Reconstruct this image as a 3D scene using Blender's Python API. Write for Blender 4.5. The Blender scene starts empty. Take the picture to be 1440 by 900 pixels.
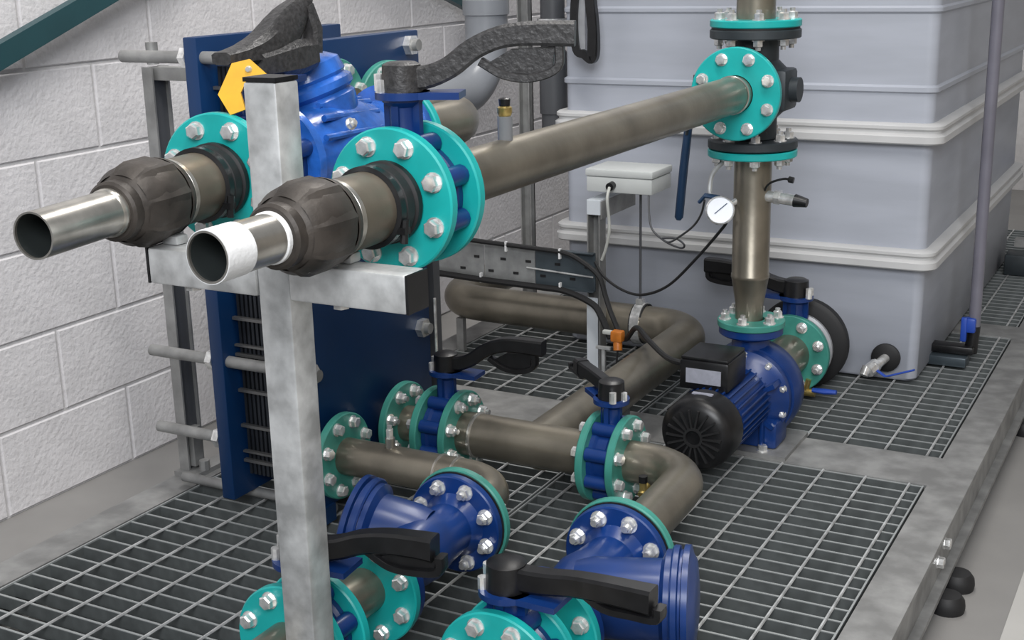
import bpy, bmesh, math, random
from mathutils import Vector, Matrix

random.seed(4)
PI = math.pi
SC = bpy.context.scene
COL = SC.collection

# ------------------------------------------------------------------ camera
cam_data = bpy.data.cameras.new('camera')
cam = bpy.data.objects.new('camera', cam_data)
COL.objects.link(cam)
RIGHT = Vector((0.88031422, 0.47385312, -0.02258525))
DOWN = Vector((0.10817046, -0.24685604, -0.96299597))
FWD = Vector((-0.46189394, 0.84529599, -0.26856779))
m3 = Matrix((RIGHT, -DOWN, -FWD)).transposed()
cam.matrix_world = Matrix.Translation((0, 0, 1.38)) @ m3.to_4x4()
cam_data.sensor_width = 36.0
cam_data.lens = 1842.96 / 1440 * 36.0
cam_data.clip_start = 0.05
SC.camera = cam

# ------------------------------------------------------------------ world, lights, exposure
world = bpy.data.worlds.new('world')
SC.world = world
world.use_nodes = True
bg = world.node_tree.nodes['Background']
bg.inputs[0].default_value = (0.90, 0.94, 1.0, 1)
bg.inputs[1].default_value = 0.26
SC.view_settings.view_transform = 'Standard'
SC.view_settings.look = 'None'
SC.view_settings.exposure = 0.0
SC.view_settings.gamma = 1.0
SC.view_settings.use_curve_mapping = False


def area(name, loc, target, size, sy, power, color):
    l = bpy.data.lights.new(name, 'AREA')
    l.shape = 'RECTANGLE'
    l.size = size
    l.size_y = sy
    l.energy = power
    l.color = color
    o = bpy.data.objects.new(name, l)
    COL.objects.link(o)
    o.location = loc
    d = Vector(target) - Vector(loc)
    o.rotation_euler = d.to_track_quat('-Z', 'Y').to_euler()
    return o


area('front_key_light', (0.9, -2.2, 3.4), (-1.4, 2.2, 0.8), 2.6, 1.8, 215, (0.95, 0.97, 1.0))  # key light added high on the camera side, no doorway behind it
area('ceiling_strip_light', (-0.3, 1.2, 4.2), (-1.0, 1.6, 0), 0.5, 3.0, 95, (1.0, 0.97, 0.93))
area('ceiling_strip_light', (-1.7, 4.6, 4.2), (-1.5, 4.2, 0), 0.5, 3.0, 85, (1.0, 0.97, 0.93))


# ------------------------------------------------------------------ materials
def mat(name, col, rough=0.5, metal=0.0, var=0.0, vscale=20.0, bump=0.0, bscale=60.0, col2=None, stretch=None, coat=0.0):
    m = bpy.data.materials.new(name)
    m.use_nodes = True
    nt = m.node_tree
    b = nt.nodes['Principled BSDF']
    b.inputs['Base Color'].default_value = (*col, 1)
    b.inputs['Roughness'].default_value = rough
    b.inputs['Metallic'].default_value = metal
    if coat:
        b.inputs['Coat Weight'].default_value = coat
        b.inputs['Coat Roughness'].default_value = 0.15
    if var or col2 or bump:
        tc = nt.nodes.new('ShaderNodeTexCoord')
        src = tc.outputs['Object']
        if stretch:
            mp = nt.nodes.new('ShaderNodeMapping')
            mp.inputs['Scale'].default_value = stretch
            nt.links.new(src, mp.inputs['Vector'])
            src = mp.outputs['Vector']
    if var or col2:
        n = nt.nodes.new('ShaderNodeTexNoise')
        n.inputs['Scale'].default_value = vscale
        n.inputs['Detail'].default_value = 5
        nt.links.new(src, n.inputs['Vector'])
        r = nt.nodes.new('ShaderNodeValToRGB')
        c2 = col2 if col2 else tuple(min(1, c * (1 + var)) for c in col)
        c1 = col if col2 else tuple(c * (1 - var) for c in col)
        r.color_ramp.elements[0].position = 0.35
        r.color_ramp.elements[1].position = 0.68
        r.color_ramp.elements[0].color = (*c1, 1)
        r.color_ramp.elements[1].color = (*c2, 1)
        nt.links.new(n.outputs['Fac'], r.inputs['Fac'])
        nt.links.new(r.outputs['Color'], b.inputs['Base Color'])
    if bump:
        n2 = nt.nodes.new('ShaderNodeTexNoise')
        n2.inputs['Scale'].default_value = bscale
        n2.inputs['Detail'].default_value = 4
        nt.links.new(src, n2.inputs['Vector'])
        bp = nt.nodes.new('ShaderNodeBump')
        bp.inputs['Strength'].default_value = bump
        bp.inputs['Distance'].default_value = 0.004
        nt.links.new(n2.outputs['Fac'], bp.inputs['Height'])
        nt.links.new(bp.outputs['Normal'], b.inputs['Normal'])
    return m


M = {}
M['block'] = mat('painted_block', (0.68, 0.665, 0.675), 0.75, 0, 0.05, 9, 0.85, 62)
M['mortar'] = mat('painted_mortar', (0.60, 0.59, 0.59), 0.85, 0, 0.06, 30, 0.4, 60)
M['floor'] = mat('grey_floor_paint', (0.245, 0.238, 0.23), 0.55, 0, 0.10, 3, 0.1, 30)
M['walkpaint'] = mat('pale_floor_paint', (0.46, 0.45, 0.43), 0.5, 0, 0.06, 4)
M['galv'] = mat('galvanised_steel', (0.58, 0.59, 0.59), 0.42, 0.5, 0.30, 22, 0.08, 90)
M['galvdull'] = mat('dull_galvanised_steel', (0.30, 0.30, 0.295), 0.55, 0.45, 0.22, 16, 0.1, 70)
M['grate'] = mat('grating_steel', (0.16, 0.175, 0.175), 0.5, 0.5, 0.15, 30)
M['teal'] = mat('teal_paint', (0.010, 0.40, 0.385), 0.38, 0, 0.10, 14)
M['tealshade'] = mat('shaded_teal_paint', (0.05, 0.265, 0.215), 0.42, 0, 0.15, 16)  # teal with the shade of low and rear flanges mixed into its colour
M['blue'] = mat('blue_paint', (0.004, 0.033, 0.165), 0.35, 0, 0.15, 12, coat=0.12)
M['blueplate'] = mat('navy_plate_paint', (0.0008, 0.027, 0.100), 0.45, 0, 0.08, 6)
M['bluewrap'] = mat('bright_blue_plastic', (0.02, 0.115, 0.46), 0.25, 0, 0.35, 22, 0.6, 35, coat=0.4)
M['bluegrip'] = mat('blue_rubber', (0.012, 0.045, 0.11), 0.5)
M['bluebright'] = mat('bright_blue_lever', (0.02, 0.07, 0.40), 0.4)
M['steel'] = mat('stainless_pipe', (0.255, 0.23, 0.185), 0.34, 0.72, 0.22, 9, 0.06, 60)
M['brownsteel'] = mat('brown_steel_pipe', (0.19, 0.165, 0.13), 0.42, 0.6, 0.25, 9, 0.08, 60)
M['brightsteel'] = mat('bright_stainless', (0.50, 0.48, 0.44), 0.28, 0.85, 0.18, 20)
M['darkiron'] = mat('dark_malleable_iron', (0.055, 0.047, 0.041), 0.5, 0.35, 0.35, 18, 0.3, 60)
M['blackiron'] = mat('black_valve_iron', (0.030, 0.038, 0.044), 0.5, 0.1, 0.2, 20)
M['black'] = mat('black_plastic', (0.008, 0.008, 0.009), 0.36, 0, 0.3, 40)
M['lever'] = mat('grey_black_lever', (0.040, 0.039, 0.040), 0.42, 0, 0.35, 120, 0.4, 140)
M['rubber'] = mat('black_rubber', (0.012, 0.012, 0.013), 0.6)
M['zinc'] = mat('zinc_bolt', (0.80, 0.80, 0.79), 0.2, 0.65, 0.25, 60)
M['inside'] = mat('dark_pipe_inside', (0.035, 0.042, 0.042), 0.5, 0.3)
M['tape'] = mat('white_thread_tape', (0.82, 0.83, 0.84), 0.6, 0, 0.04, 80, 0.2, 200)
M['tank'] = mat('tank_plastic', (0.405, 0.428, 0.485), 0.45, 0, 0.06, 3, stretch=(1, 1, 6))
M['tankrib'] = mat('tank_rib_plastic', (0.56, 0.56, 0.56), 0.45, 0, 0.05, 5)
M['pvc'] = mat('grey_pvc', (0.27, 0.285, 0.31), 0.3, 0, 0.05, 5)
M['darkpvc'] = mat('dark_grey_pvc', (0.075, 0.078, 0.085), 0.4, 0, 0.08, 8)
M['conduit'] = mat('purple_grey_conduit', (0.17, 0.165, 0.20), 0.35, 0, 0.1, 10)
M['whitemetal'] = mat('white_metal', (0.62, 0.66, 0.70), 0.4, 0, 0.05, 10)
M['box'] = mat('pale_grey_box', (0.55, 0.57, 0.56), 0.45, 0, 0.03, 10)
M['whitecable'] = mat('white_cable', (0.50, 0.51, 0.48), 0.5)
M['tray'] = mat('cable_tray_steel', (0.34, 0.35, 0.35), 0.4, 0.4, 0.15, 25)
M['traydark'] = mat('dark_tray_cover', (0.07, 0.09, 0.105), 0.35, 0.3, 0.15, 12)
M['yellow'] = mat('yellow_tag', (0.80, 0.43, 0.006), 0.45, 0, 0.08, 30)
M['orange'] = mat('orange_plastic', (0.55, 0.17, 0.02), 0.45, 0, 0.2, 40)
M['brass'] = mat('brass', (0.62, 0.47, 0.17), 0.3, 0.85, 0.15, 30)
M['gauge'] = mat('gauge_dial', (0.75, 0.78, 0.84), 0.3)
M['brace'] = mat('dark_teal_brace', (0.016, 0.062, 0.072), 0.4, 0, 0.08, 8)
M['label'] = mat('silver_label', (0.42, 0.43, 0.50), 0.4, 0.2, 0.10, 60)
M['pack'] = mat('dark_plate_edge', (0.030, 0.034, 0.042), 0.4, 0.5, 0.2, 20)
M['clip'] = mat('plate_clip', (0.16, 0.16, 0.16), 0.35, 0.6)
M['greyiron'] = mat('grey_iron', (0.36, 0.37, 0.39), 0.45, 0.3, 0.1, 20)

_m = M['grate']  # grating bars: lit top edges and shaded sides painted in by height
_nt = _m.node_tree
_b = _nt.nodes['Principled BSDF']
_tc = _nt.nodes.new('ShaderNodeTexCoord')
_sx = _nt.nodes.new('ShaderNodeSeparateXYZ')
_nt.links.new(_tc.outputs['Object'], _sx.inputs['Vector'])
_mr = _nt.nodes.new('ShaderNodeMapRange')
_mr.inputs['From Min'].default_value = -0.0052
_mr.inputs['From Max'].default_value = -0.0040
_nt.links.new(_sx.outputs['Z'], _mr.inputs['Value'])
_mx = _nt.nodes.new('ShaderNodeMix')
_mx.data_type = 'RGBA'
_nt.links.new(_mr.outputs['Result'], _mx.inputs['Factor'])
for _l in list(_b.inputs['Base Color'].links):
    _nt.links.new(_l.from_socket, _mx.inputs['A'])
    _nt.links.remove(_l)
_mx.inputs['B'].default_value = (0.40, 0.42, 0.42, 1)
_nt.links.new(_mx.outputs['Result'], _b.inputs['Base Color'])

# ------------------------------------------------------------------ mesh builder
def frame(o, d, up=None):
    d = Vector(d).normalized()
    up = Vector(up) if up else (Vector((0, 0, 1)) if abs(d.z) < 0.95 else Vector((0, 1, 0)))
    x = up.cross(d)
    if x.length < 1e-6:
        x = Vector((1, 0, 0)).cross(d)
    x.normalize()
    y = d.cross(x)
    m = Matrix((x, y, d)).transposed().to_4x4()
    m.translation = Vector(o)
    return m


class MB:
    def __init__(self):
        self.v = []
        self.f = []

    def add(self, vs, fs, mtx=None):
        k = len(self.v)
        for p in vs:
            p = Vector(p)
            self.v.append(mtx @ p if mtx else p)
        for f in fs:
            self.f.append([i + k for i in f])
        return self

    def box(self, c, s, mtx=None, bev=0.0):
        cx, cy, cz = c
        a, b, d = s[0] / 2, s[1] / 2, s[2] / 2
        if bev <= 0:
            vs = [(cx + i * a, cy + j * b, cz + k * d) for i in (-1, 1) for j in (-1, 1) for k in (-1, 1)]
            fs = [(0, 1, 3, 2), (4, 6, 7, 5), (0, 4, 5, 1), (2, 3, 7, 6), (0, 2, 6, 4), (1, 5, 7, 3)]
            return self.add(vs, fs, mtx)
        bm = bmesh.new()
        bmesh.ops.create_cube(bm, size=1.0)
        bmesh.ops.scale(bm, vec=s, verts=bm.verts)
        bmesh.ops.bevel(bm, geom=list(bm.edges), offset=bev, segments=2, affect='EDGES', profile=0.5)
        bm.verts.ensure_lookup_table()
        vs = [v.co + Vector(c) for v in bm.verts]
        fs = [[v.index for v in f.verts] for f in bm.faces]
        bm.free()
        return self.add(vs, fs, mtx)

    def lathe(self, prof, mtx, n=32, a0=0.0):
        """prof = [(r, h)...]; r == 0 closes with a pole"""
        vs, rings = [], []
        for r, h in prof:
            if r <= 1e-7:
                rings.append([len(vs)])
                vs.append((0, 0, h))
            else:
                rings.append(list(range(len(vs), len(vs) + n)))
                vs += [(r * math.cos(a0 + 2 * PI * i / n), r * math.sin(a0 + 2 * PI * i / n), h) for i in range(n)]
        fs = []
        for A, B in zip(rings, rings[1:]):
            for i in range(n):
                j = (i + 1) % n
                if len(A) == 1 and len(B) == 1:
                    continue
                if len(A) == 1:
                    fs.append((A[0], B[j], B[i]))
                elif len(B) == 1:
                    fs.append((A[i], A[j], B[0]))
                else:
                    fs.append((A[i], A[j], B[j], B[i]))
        return self.add(vs, fs, mtx)

    def cyl(self, p, q, r, n=20, r2=None):
        p, q = Vector(p), Vector(q)
        L = (q - p).length
        r2 = r if r2 is None else r2
        return self.lathe([(0, 0), (r, 0), (r2, L), (0, L)], frame(p, q - p), n)

    def ring(self, o, d, R, r, t, n=40):
        return self.lathe([(r, 0), (R, 0), (R, t), (r, t), (r, 0)], frame(o, d), n)

    def sweep(self, pts, rad, n=20, caps=True, sec=None, up=None):
        """round tube, or section sec = [(u, v)...] scaled by rad entries"""
        pts = [Vector(p) for p in pts]
        N = len(pts)
        if not hasattr(rad, '__len__'):
            rad = [rad] * N
        tan = []
        for i in range(N):
            a = pts[max(i - 1, 0)]
            b = pts[min(i + 1, N - 1)]
            tan.append((b - a).normalized())
        t0 = tan[0]
        ref = Vector(up) if up else (Vector((0, 0, 1)) if abs(t0.z) < 0.9 else Vector((1, 0, 0)))
        x = ref.cross(t0).normalized()
        vs, rings = [], []
        if sec is None:
            sec = [(math.cos(2 * PI * i / n), math.sin(2 * PI * i / n)) for i in range(n)]
        n = len(sec)
        for i in range(N):
            if i:
                q = tan[i - 1].rotation_difference(tan[i])
                x = q @ x
            x = (x - tan[i] * x.dot(tan[i])).normalized()
            y = tan[i].cross(x)
            rings.append(list(range(len(vs), len(vs) + n)))
            rr = rad[i] if hasattr(rad[i], '__len__') else (rad[i], rad[i])
            for u, w in sec:
                vs.append(pts[i] + x * u * rr[0] + y * w * rr[1])
        fs = []
        for A, B in zip(rings, rings[1:]):
            for i in range(n):
                j = (i + 1) % n
                fs.append((A[i], A[j], B[j], B[i]))
        if caps:
            fs.append(tuple(reversed(rings[0])))
            fs.append(tuple(rings[-1]))
        return self.add(vs, fs)

    def mesh(self, name, off=Vector((0, 0, 0)), angle=38):
        me = bpy.data.meshes.new(name)
        me.from_pydata([tuple(p - off) for p in self.v], [], [tuple(f) for f in self.f])
        bm = bmesh.new()
        bm.from_mesh(me)
        bmesh.ops.recalc_face_normals(bm, faces=bm.faces)
        for f in bm.faces:
            f.smooth = True
        bm.to_mesh(me)
        bm.free()
        me.set_sharp_from_angle(angle=math.radians(angle))
        return me


ORG = {}


def thing(name, label, cat, loc=(0, 0, 0), rotz=0.0, group=None, local=False):
    o = bpy.data.objects.new(name, None)
    COL.objects.link(o)
    o.empty_display_size = 0.05
    o.location = loc
    o.rotation_euler = (0, 0, rotz)
    o['label'] = label
    o['category'] = cat
    if group:
        o['group'] = group
    ORG[o] = Vector((0, 0, 0)) if local else Vector(loc)
    return o


def part(name, mb, material, parent, label=None, angle=38, stuff=False):
    """mesh given in the coordinates its thing is drawn in"""
    me = mb.mesh(name, ORG[parent], angle)
    me.materials.append(material)
    o = bpy.data.objects.new(name, me)
    COL.objects.link(o)
    o.parent = parent
    ORG[o] = ORG[parent]
    if label:
        o['label'] = label
    if stuff:
        o['kind'] = 'stuff'
    return o


def inst(name, me, parent, mtx):
    o = bpy.data.objects.new(name, me)
    COL.objects.link(o)
    o.parent = parent
    m = mtx.copy()
    m.translation = m.translation - ORG[parent]
    o.matrix_local = m
    return o


def single(name, mb, material, label, cat, loc, group=None, angle=38):
    me = mb.mesh(name, Vector(loc), angle)
    me.materials.append(material)
    o = bpy.data.objects.new(name, me)
    COL.objects.link(o)
    o.location = loc
    o['label'] = label
    o['category'] = cat
    if group:
        o['group'] = group
    return o


def struct(name, mb, material):
    me = mb.mesh(name)
    me.materials.append(material)
    o = bpy.data.objects.new(name, me)
    COL.objects.link(o)
    o['kind'] = 'structure'
    ORG[o] = Vector((0, 0, 0))
    return o


def bend_path(corners, R, seg=10):
    """polyline with rounded corners"""
    P = [Vector(c) for c in corners]
    out = [P[0]]
    for i in range(1, len(P) - 1):
        a, b, c = P[i - 1], P[i], P[i + 1]
        u = (a - b).normalized()
        w = (c - b).normalized()
        ang = u.angle(w)
        d = R / math.tan(ang / 2)
        s, e = b + u * d, b + w * d
        ctr = b + (u + w).normalized() * (R / math.sin(ang / 2))
        for k in range(seg + 1):
            t = k / seg
            v0, v1 = s - ctr, e - ctr
            th = v0.angle(v1)
            v = (v0 * math.sin((1 - t) * th) + v1 * math.sin(t * th)) / math.sin(th)
            out.append(ctr + v)
    out.append(P[-1])
    return out


def spline(pts, k=8):
    P = [Vector(p) for p in pts]
    P = [P[0] * 2 - P[1]] + P + [P[-1] * 2 - P[-2]]
    out = []
    for i in range(1, len(P) - 2):
        p0, p1, p2, p3 = P[i - 1:i + 3]
        for s in range(k):
            t = s / k
            out.append(0.5 * ((2 * p1) + (p2 - p0) * t + (2 * p0 - 5 * p1 + 4 * p2 - p3) * t * t + (3 * p1 - p0 - 3 * p2 + p3) * t ** 3))
    out.append(P[-2])
    return out


# shared bolt meshes: head on +Z side
def bolt_mesh(name, af, h, wr, stud, material):
    mb = MB()
    mb.lathe([(wr, 0), (wr, 0.0025), (0, 0.0025)], Matrix.Identity(4), 14)
    mb.lathe([(af, 0.0025), (af, h), (af * 0.82, h + 0.002), (0, h + 0.002)], Matrix.Identity(4), 6)
    if stud:
        mb.lathe([(af * 0.52, h), (af * 0.52, h + stud), (0, h + stud)], Matrix.Identity(4), 10)
    me = mb.mesh(name, angle=30)
    me.materials.append(material)
    return me


BOLT = bolt_mesh('bolt', 0.0125, 0.014, 0.015, 0, M['zinc'])
NUT = bolt_mesh('bolt', 0.0125, 0.015, 0.016, 0.010, M['zinc'])
SBOLT = bolt_mesh('bolt', 0.009, 0.009, 0.011, 0.005, M['zinc'])


def flange(parent, o, d, R, r, t, material, nb=8, bolt=BOLT, both=False, phase=0.5, label=None, bc=0.79, name='flange', up=None):
    """disc whose outer face looks along d; o = centre of that face. Bolt heads on the outer face."""
    d = Vector(d).normalized()
    o = Vector(o)
    mb = MB()
    c = 0.0025
    fm = frame(o - d * t, d, up)
    mb.lathe([(r, 0), (R - c, 0), (R, c), (R, t - c), (R - c, t), (r, t), (r, 0)], fm, 56)
    fo = part(name, mb, material, parent, label)
    for k in range(nb):
        a = 2 * PI * (k + phase) / nb
        if bolt is not None:
            m = fm.copy()
            m.translation = fm @ Vector((R * bc * math.cos(a), R * bc * math.sin(a), t))
            m = m @ Matrix.Rotation(random.uniform(0, 1), 4, 'Z')
            inst('bolt', bolt, fo, m)
    return fo


# ------------------------------------------------------------------ the setting
floor = struct('floor', MB().box((-0.4, 3.5, -0.05), (9.0, 13.0, 0.1)), M['floor'])
o_ = part('painted_strip', MB().box((0.35, 3.5, 0.0015), (1.28, 13.0, 0.003)), M['walkpaint'], floor, 'paler painted walkway strip')

WX = -2.66
wall = struct('wall_left', MB().box((WX - 0.107, 3.9, 1.35), (0.2, 7.0, 2.7)), M['mortar'])
bw, bh, bd, bb = 0.4415, 0.217, 0.016, 0.0035


def block_mesh(L):
    a, h = L / 2, bh / 2
    vs = [(0, -a, -h), (0, a, -h), (0, a, h), (0, -a, h),
          (bd - bb, -a, -h), (bd - bb, a, -h), (bd - bb, a, h), (bd - bb, -a, h),
          (bd, -a + bb, -h + bb), (bd, a - bb, -h + bb), (bd, a - bb, h - bb), (bd, -a + bb, h - bb)]
    fs = []
    for q in (0, 4):
        for i in range(4):
            j = (i + 1) % 4
            fs.append((q + i, q + j, q + 4 + j, q + 4 + i))
    fs.append((8, 9, 10, 11))
    me = MB().add(vs, fs).mesh('block', angle=20)
    me.materials.append(M['block'])
    return me


BLK = block_mesh(bw)
for row in range(12):
    z = 0.2255 * row + 0.113
    y = 0.33 + (0.225 if row % 2 else 0.0) + 0.0
    while y < 7.2:
        inst('block', BLK, wall, Matrix.Translation((WX - 0.0165 + random.uniform(-0.001, 0.001), y + 0.225, z)))
        y += 0.45
wall_back = struct('wall_back', MB().box((0.0, 8.1, 1.35), (8.0, 0.2, 2.7)), M['mortar'])

bounce_wall_right = struct('bounce_wall_right', MB().box((3.3, 2.5, 1.8), (0.2, 11.0, 3.6)), mat('beige_wall', (0.40, 0.35, 0.29), 0.8, 0, 0.06, 5))  # unseen wall added to block world light and bounce warmth onto the tank


def brace(name, p, q, w, t, label):
    p, q = Vector(p), Vector(q)
    r = thing(name, label, 'brace', (p.x, p.y, p.z))
    mb = MB()
    L = (q - p).length
    fm = frame(p, q - p, (1, 0, 0))
    mb.box((0, 0, L / 2), (w, t, L), fm)
    part('bar', mb, M['brace'], r)
    return r


brace('steel_brace', (-2.60, 1.60, 0.9465), (-2.60, 3.05, 1.472), 0.056, 0.03, 'dark teal steel brace running diagonally up the white block wall')
brace('steel_brace', (-2.60, 4.62, 1.155), (-2.60, 3.2, 1.60), 0.056, 0.03, 'dark teal brace end seen on the wall behind the fat grey pipe')

# ------------------------------------------------------------------ skid frame
G = 0.15
XL, XR = -2.115, -0.525
sk = thing('skid_frame', 'galvanised steel channel skid frame holding the grating, on the grey floor', 'frame', (-1.3, 3.4, 0))


def channel(mb, x_in, sgn, y0, y1):
    # top flange, web, bottom flange (toes outward)
    w = 0.09
    yc, L = (y0 + y1) / 2, y1 - y0
    mb.box((x_in + sgn * w / 2, yc, G - 0.006), (w, L, 0.012))
    mb.box((x_in + sgn * 0.078, yc, G - 0.055), (0.010, L, 0.086))
    mb.box((x_in + sgn * 0.052, yc, 0.046), (0.104, L, 0.012))


for nm, x, s in (('side_beam', XL, -1), ('side_beam', XR, 1)):
    mb = MB()
    channel(mb, x, s, 0.6, 6.2)
    part(nm, mb, M['galvdull'], sk)
for y0, y1 in ((2.985, 3.175), (4.33, 4.47)):
    mb = MB()
    mb.box(((XL + XR) / 2, (y0 + y1) / 2, G - 0.006), (XR - XL, y1 - y0, 0.012))
    mb.box(((XL + XR) / 2, (y0 + y1) / 2 - 0.06, G - 0.06), (XR - XL, 0.012, 0.096))
    mb.box(((XL + XR) / 2, (y0 + y1) / 2 + 0.06, G - 0.06), (XR - XL, 0.012, 0.096))
    part('cross_beam', mb, M['galvdull'], sk)
for y in (2.675, 2.79, 3.86, 1.5, 5.2):
    mb = MB().lathe([(0, 0), (0.036, 0), (0.038, 0.012), (0.036, 0.026), (0.028, 0.037), (0, 0.040)], Matrix.Translation((-0.412, y, 0)), 24)
    part('rubber_foot', mb, M['rubber'], sk, 'black rubber foot')
for y in (1.5, 2.7, 3.9, 5.2):
    mb = MB().lathe([(0, 0), (0.038, 0), (0.034, 0.040), (0, 0.040)], Matrix.Translation((-2.20, y, 0)), 20)
    part('rubber_foot', mb, M['rubber'], sk, 'black rubber foot')
for y, z in ((2.765, 0.112), (2.695, 0.098)):
    inst('bolt', BOLT, sk, frame((XR + 0.083, y, z), (1, 0, 0)))

# ---- grating panels
PIT = 0.0482


def grating(label, x0, x1, y0, y1, name='grating_panel'):
    r = thing(name, label, 'grating', ((x0 + x1) / 2, (y0 + y1) / 2, G), 0, 'grating panels')
    L = x1 - x0
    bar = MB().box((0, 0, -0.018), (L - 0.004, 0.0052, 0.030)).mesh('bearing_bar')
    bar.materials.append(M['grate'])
    n = int((y1 - y0) / PIT)
    st = (y1 - y0) / n
    for k in range(n + 1):
        inst('bearing_bar', bar, r, Matrix.Translation(((x0 + x1) / 2, y0 + 0.002 + k * (y1 - y0 - 0.004) / n, G)))
    rod = MB().sweep([(0, -(y1 - y0) / 2, 0), (0, (y1 - y0) / 2, 0)], 0.0034, 6).mesh('cross_rod')
    rod.materials.append(M['galv'])
    x = -0.565 - 0.103 * 40
    while x < x1 - 0.01:
        if x > x0 + 0.01:
            inst('cross_rod', rod, r, Matrix.Translation((x, (y0 + y1) / 2, G - 0.002)))
        x += 0.103
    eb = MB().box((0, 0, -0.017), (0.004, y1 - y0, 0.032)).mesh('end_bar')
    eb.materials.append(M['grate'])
    for x in (x0 + 0.002, x1 - 0.002):
        inst('end_bar', eb, r, Matrix.Translation((x, (y0 + y1) / 2, G)))
    return r


XM = -1.34
grating('steel bar grating panel at front left, under the heat exchanger', XL + 0.004, XM - 0.003, 0.9, 2.983)
grating('steel bar grating panel at front right, beside the right channel beam', XM + 0.003, XR - 0.006, 0.9, 2.983)
grating('dim steel grating panel at the back left, between the pale post and wall', XL + 0.004, XM - 0.003, 3.178, 4.328)
grating('steel grating panel at the tank foot, behind the blue pump', XM + 0.003, XR - 0.006, 3.178, 4.328)
grating('far steel grating panel beside the back end of the tank', XM + 0.003, XR - 0.006, 4.473, 6.1)
part('gap_shade_sheet', MB().box((-1.32, 3.4, 0.062), (1.46, 5.4, 0.004)), mat('gap_shade_grey', (0.050, 0.057, 0.060), 0.5, 0.2, 0.2, 4), sk, 'dark sheet added for the shade under the grating')  # dark sheet added so the grating gaps look shaded

# ------------------------------------------------------------------ tank
TX0, TX1, TY0, TY1 = -1.835, -0.705, 3.735, 5.45
tk = thing('water_tank', 'large pale lilac grey plastic tank with ribs, on the grating', 'tank', ((TX0 + TX1) / 2, (TY0 + TY1) / 2, G))


def rrect(e, rc, n=5):
    """rounded rectangle outline grown by e"""
    x0, x1, y0, y1 = TX0 - e, TX1 + e, TY0 - e, TY1 + e
    out = []
    for cx, cy, a in ((x1 - rc, y0 + rc, -PI / 2), (x1 - rc, y1 - rc, 0), (x0 + rc, y1 - rc, PI / 2), (x0 + rc, y0 + rc, PI)):
        for k in range(n + 1):
            t = a + PI / 2 * k / n
            out.append((cx + rc * math.cos(t), cy + rc * math.sin(t)))
    return out


def loft_rect(mb, lv, rc=0.03, cap=True):
    rings = []
    vs, fs = [], []
    for e, z in lv:
        o = rrect(e, rc + max(e, 0) * 0.5)
        rings.append(range(len(vs), len(vs) + len(o)))
        vs += [(x, y, z) for x, y in o]
    n = len(rings[0])
    for A, B in zip(rings, rings[1:]):
        for i in range(n):
            j = (i + 1) % n
            fs.append((A[i], A[j], B[j], B[i]))
    if cap:
        fs.append(tuple(reversed(list(rings[0]))))
        fs.append(tuple(rings[-1]))
    mb.add(vs, fs)


mb = MB()
loft_rect(mb, [(-0.012, G + 0.002), (-0.006, G + 0.01), (0, 0.50), (0, 0.86), (0, 0.985), (0.008, 0.99), (0.008, 1.002), (0.0, 1.008), (0.0, 1.20), (0.006, 1.206), (0.006, 1.216), (0, 1.222), (0.006, 1.9)])
part('shell', mb, M['tank'], tk)
for z0 in (0.492, 0.848):
    mb = MB()
    loft_rect(mb, [(-0.01, z0 - 0.002), (0.030, z0), (0.034, z0 + 0.004), (0.034, z0 + 0.022), (0.024, z0 + 0.030), (0.024, z0 + 0.036), (0.030, z0 + 0.042), (0.030, z0 + 0.05), (0.022, z0 + 0.056), (-0.01, z0 + 0.057)], cap=False)
    part('rib', mb, M['tankrib'], tk, 'paler moulded rib')

# tank drain tap
tp = thing('drain_tap', 'chrome drain tap with blue lever in black disc low on the tank', 'tap', (-0.795, 3.728, 0.22))
part('backing_disc', MB().lathe([(0, 0), (0.042, 0), (0.042, 0.008), (0.03, 0.014), (0, 0.014)], frame((-0.795, 3.729, 0.222), (0, -1, 0)), 28), M['rubber'], tp)
mb = MB().cyl((-0.795, 3.72, 0.222), (-0.81, 3.655, 0.212), 0.014, 14)
mb.cyl((-0.81, 3.675, 0.214), (-0.825, 3.64, 0.20), 0.019, 8)
mb.cyl((-0.83, 3.645, 0.212), (-0.835, 3.63, 0.19), 0.013, 10)
part('body', mb, M['zinc'], tp)
part('lever', MB().sweep([(-0.808, 3.655, 0.205), (-0.775, 3.64, 0.192), (-0.765, 3.64, 0.195), (-0.695, 3.64, 0.222)], [(0.006, 0.003)] * 4, 8), M['bluebright'], tp, 'blue lever')

# ------------------------------------------------------------------ heat exchanger
hx = thing('plate_heat_exchanger', 'navy blue plate heat exchanger with galvanised columns, by the block wall', 'heat exchanger', (-1.85, 2.4, G))
HY0, HY1 = 2.145, 2.665
part('pressure_plate', MB().box((-1.928, (HY0 + HY1) / 2, 0.706), (0.036, HY1 - HY0, 1.044), bev=0.003), M['blueplate'], hx)
part('frame_plate', MB().box((-1.708, (HY0 + HY1) / 2, 0.700), (0.036, HY1 - HY0, 1.03), bev=0.003), M['blueplate'], hx)
pl = MB().box((0, 0, 0), (0.007, 0.46, 0.93)).mesh('channel_plate')
pl.materials.append(M['pack'])
for k in range(15):
    inst('channel_plate', pl, hx, Matrix.Translation((-1.902 + 0.0122 * k + 0.005, 2.425, 0.70)))
mb = MB()
for k in range(11):
    z = 0.27 + k * 0.085
    mb.box((-1.82, 2.190, z), (0.176, 0.010, 0.007))
    if k % 3 == 0:
        mb.box((-1.82, 2.190, z + 0.022), (0.176, 0.010, 0.005))
part('gasket_clips', mb, M['clip'], hx, stuff=True)
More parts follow.
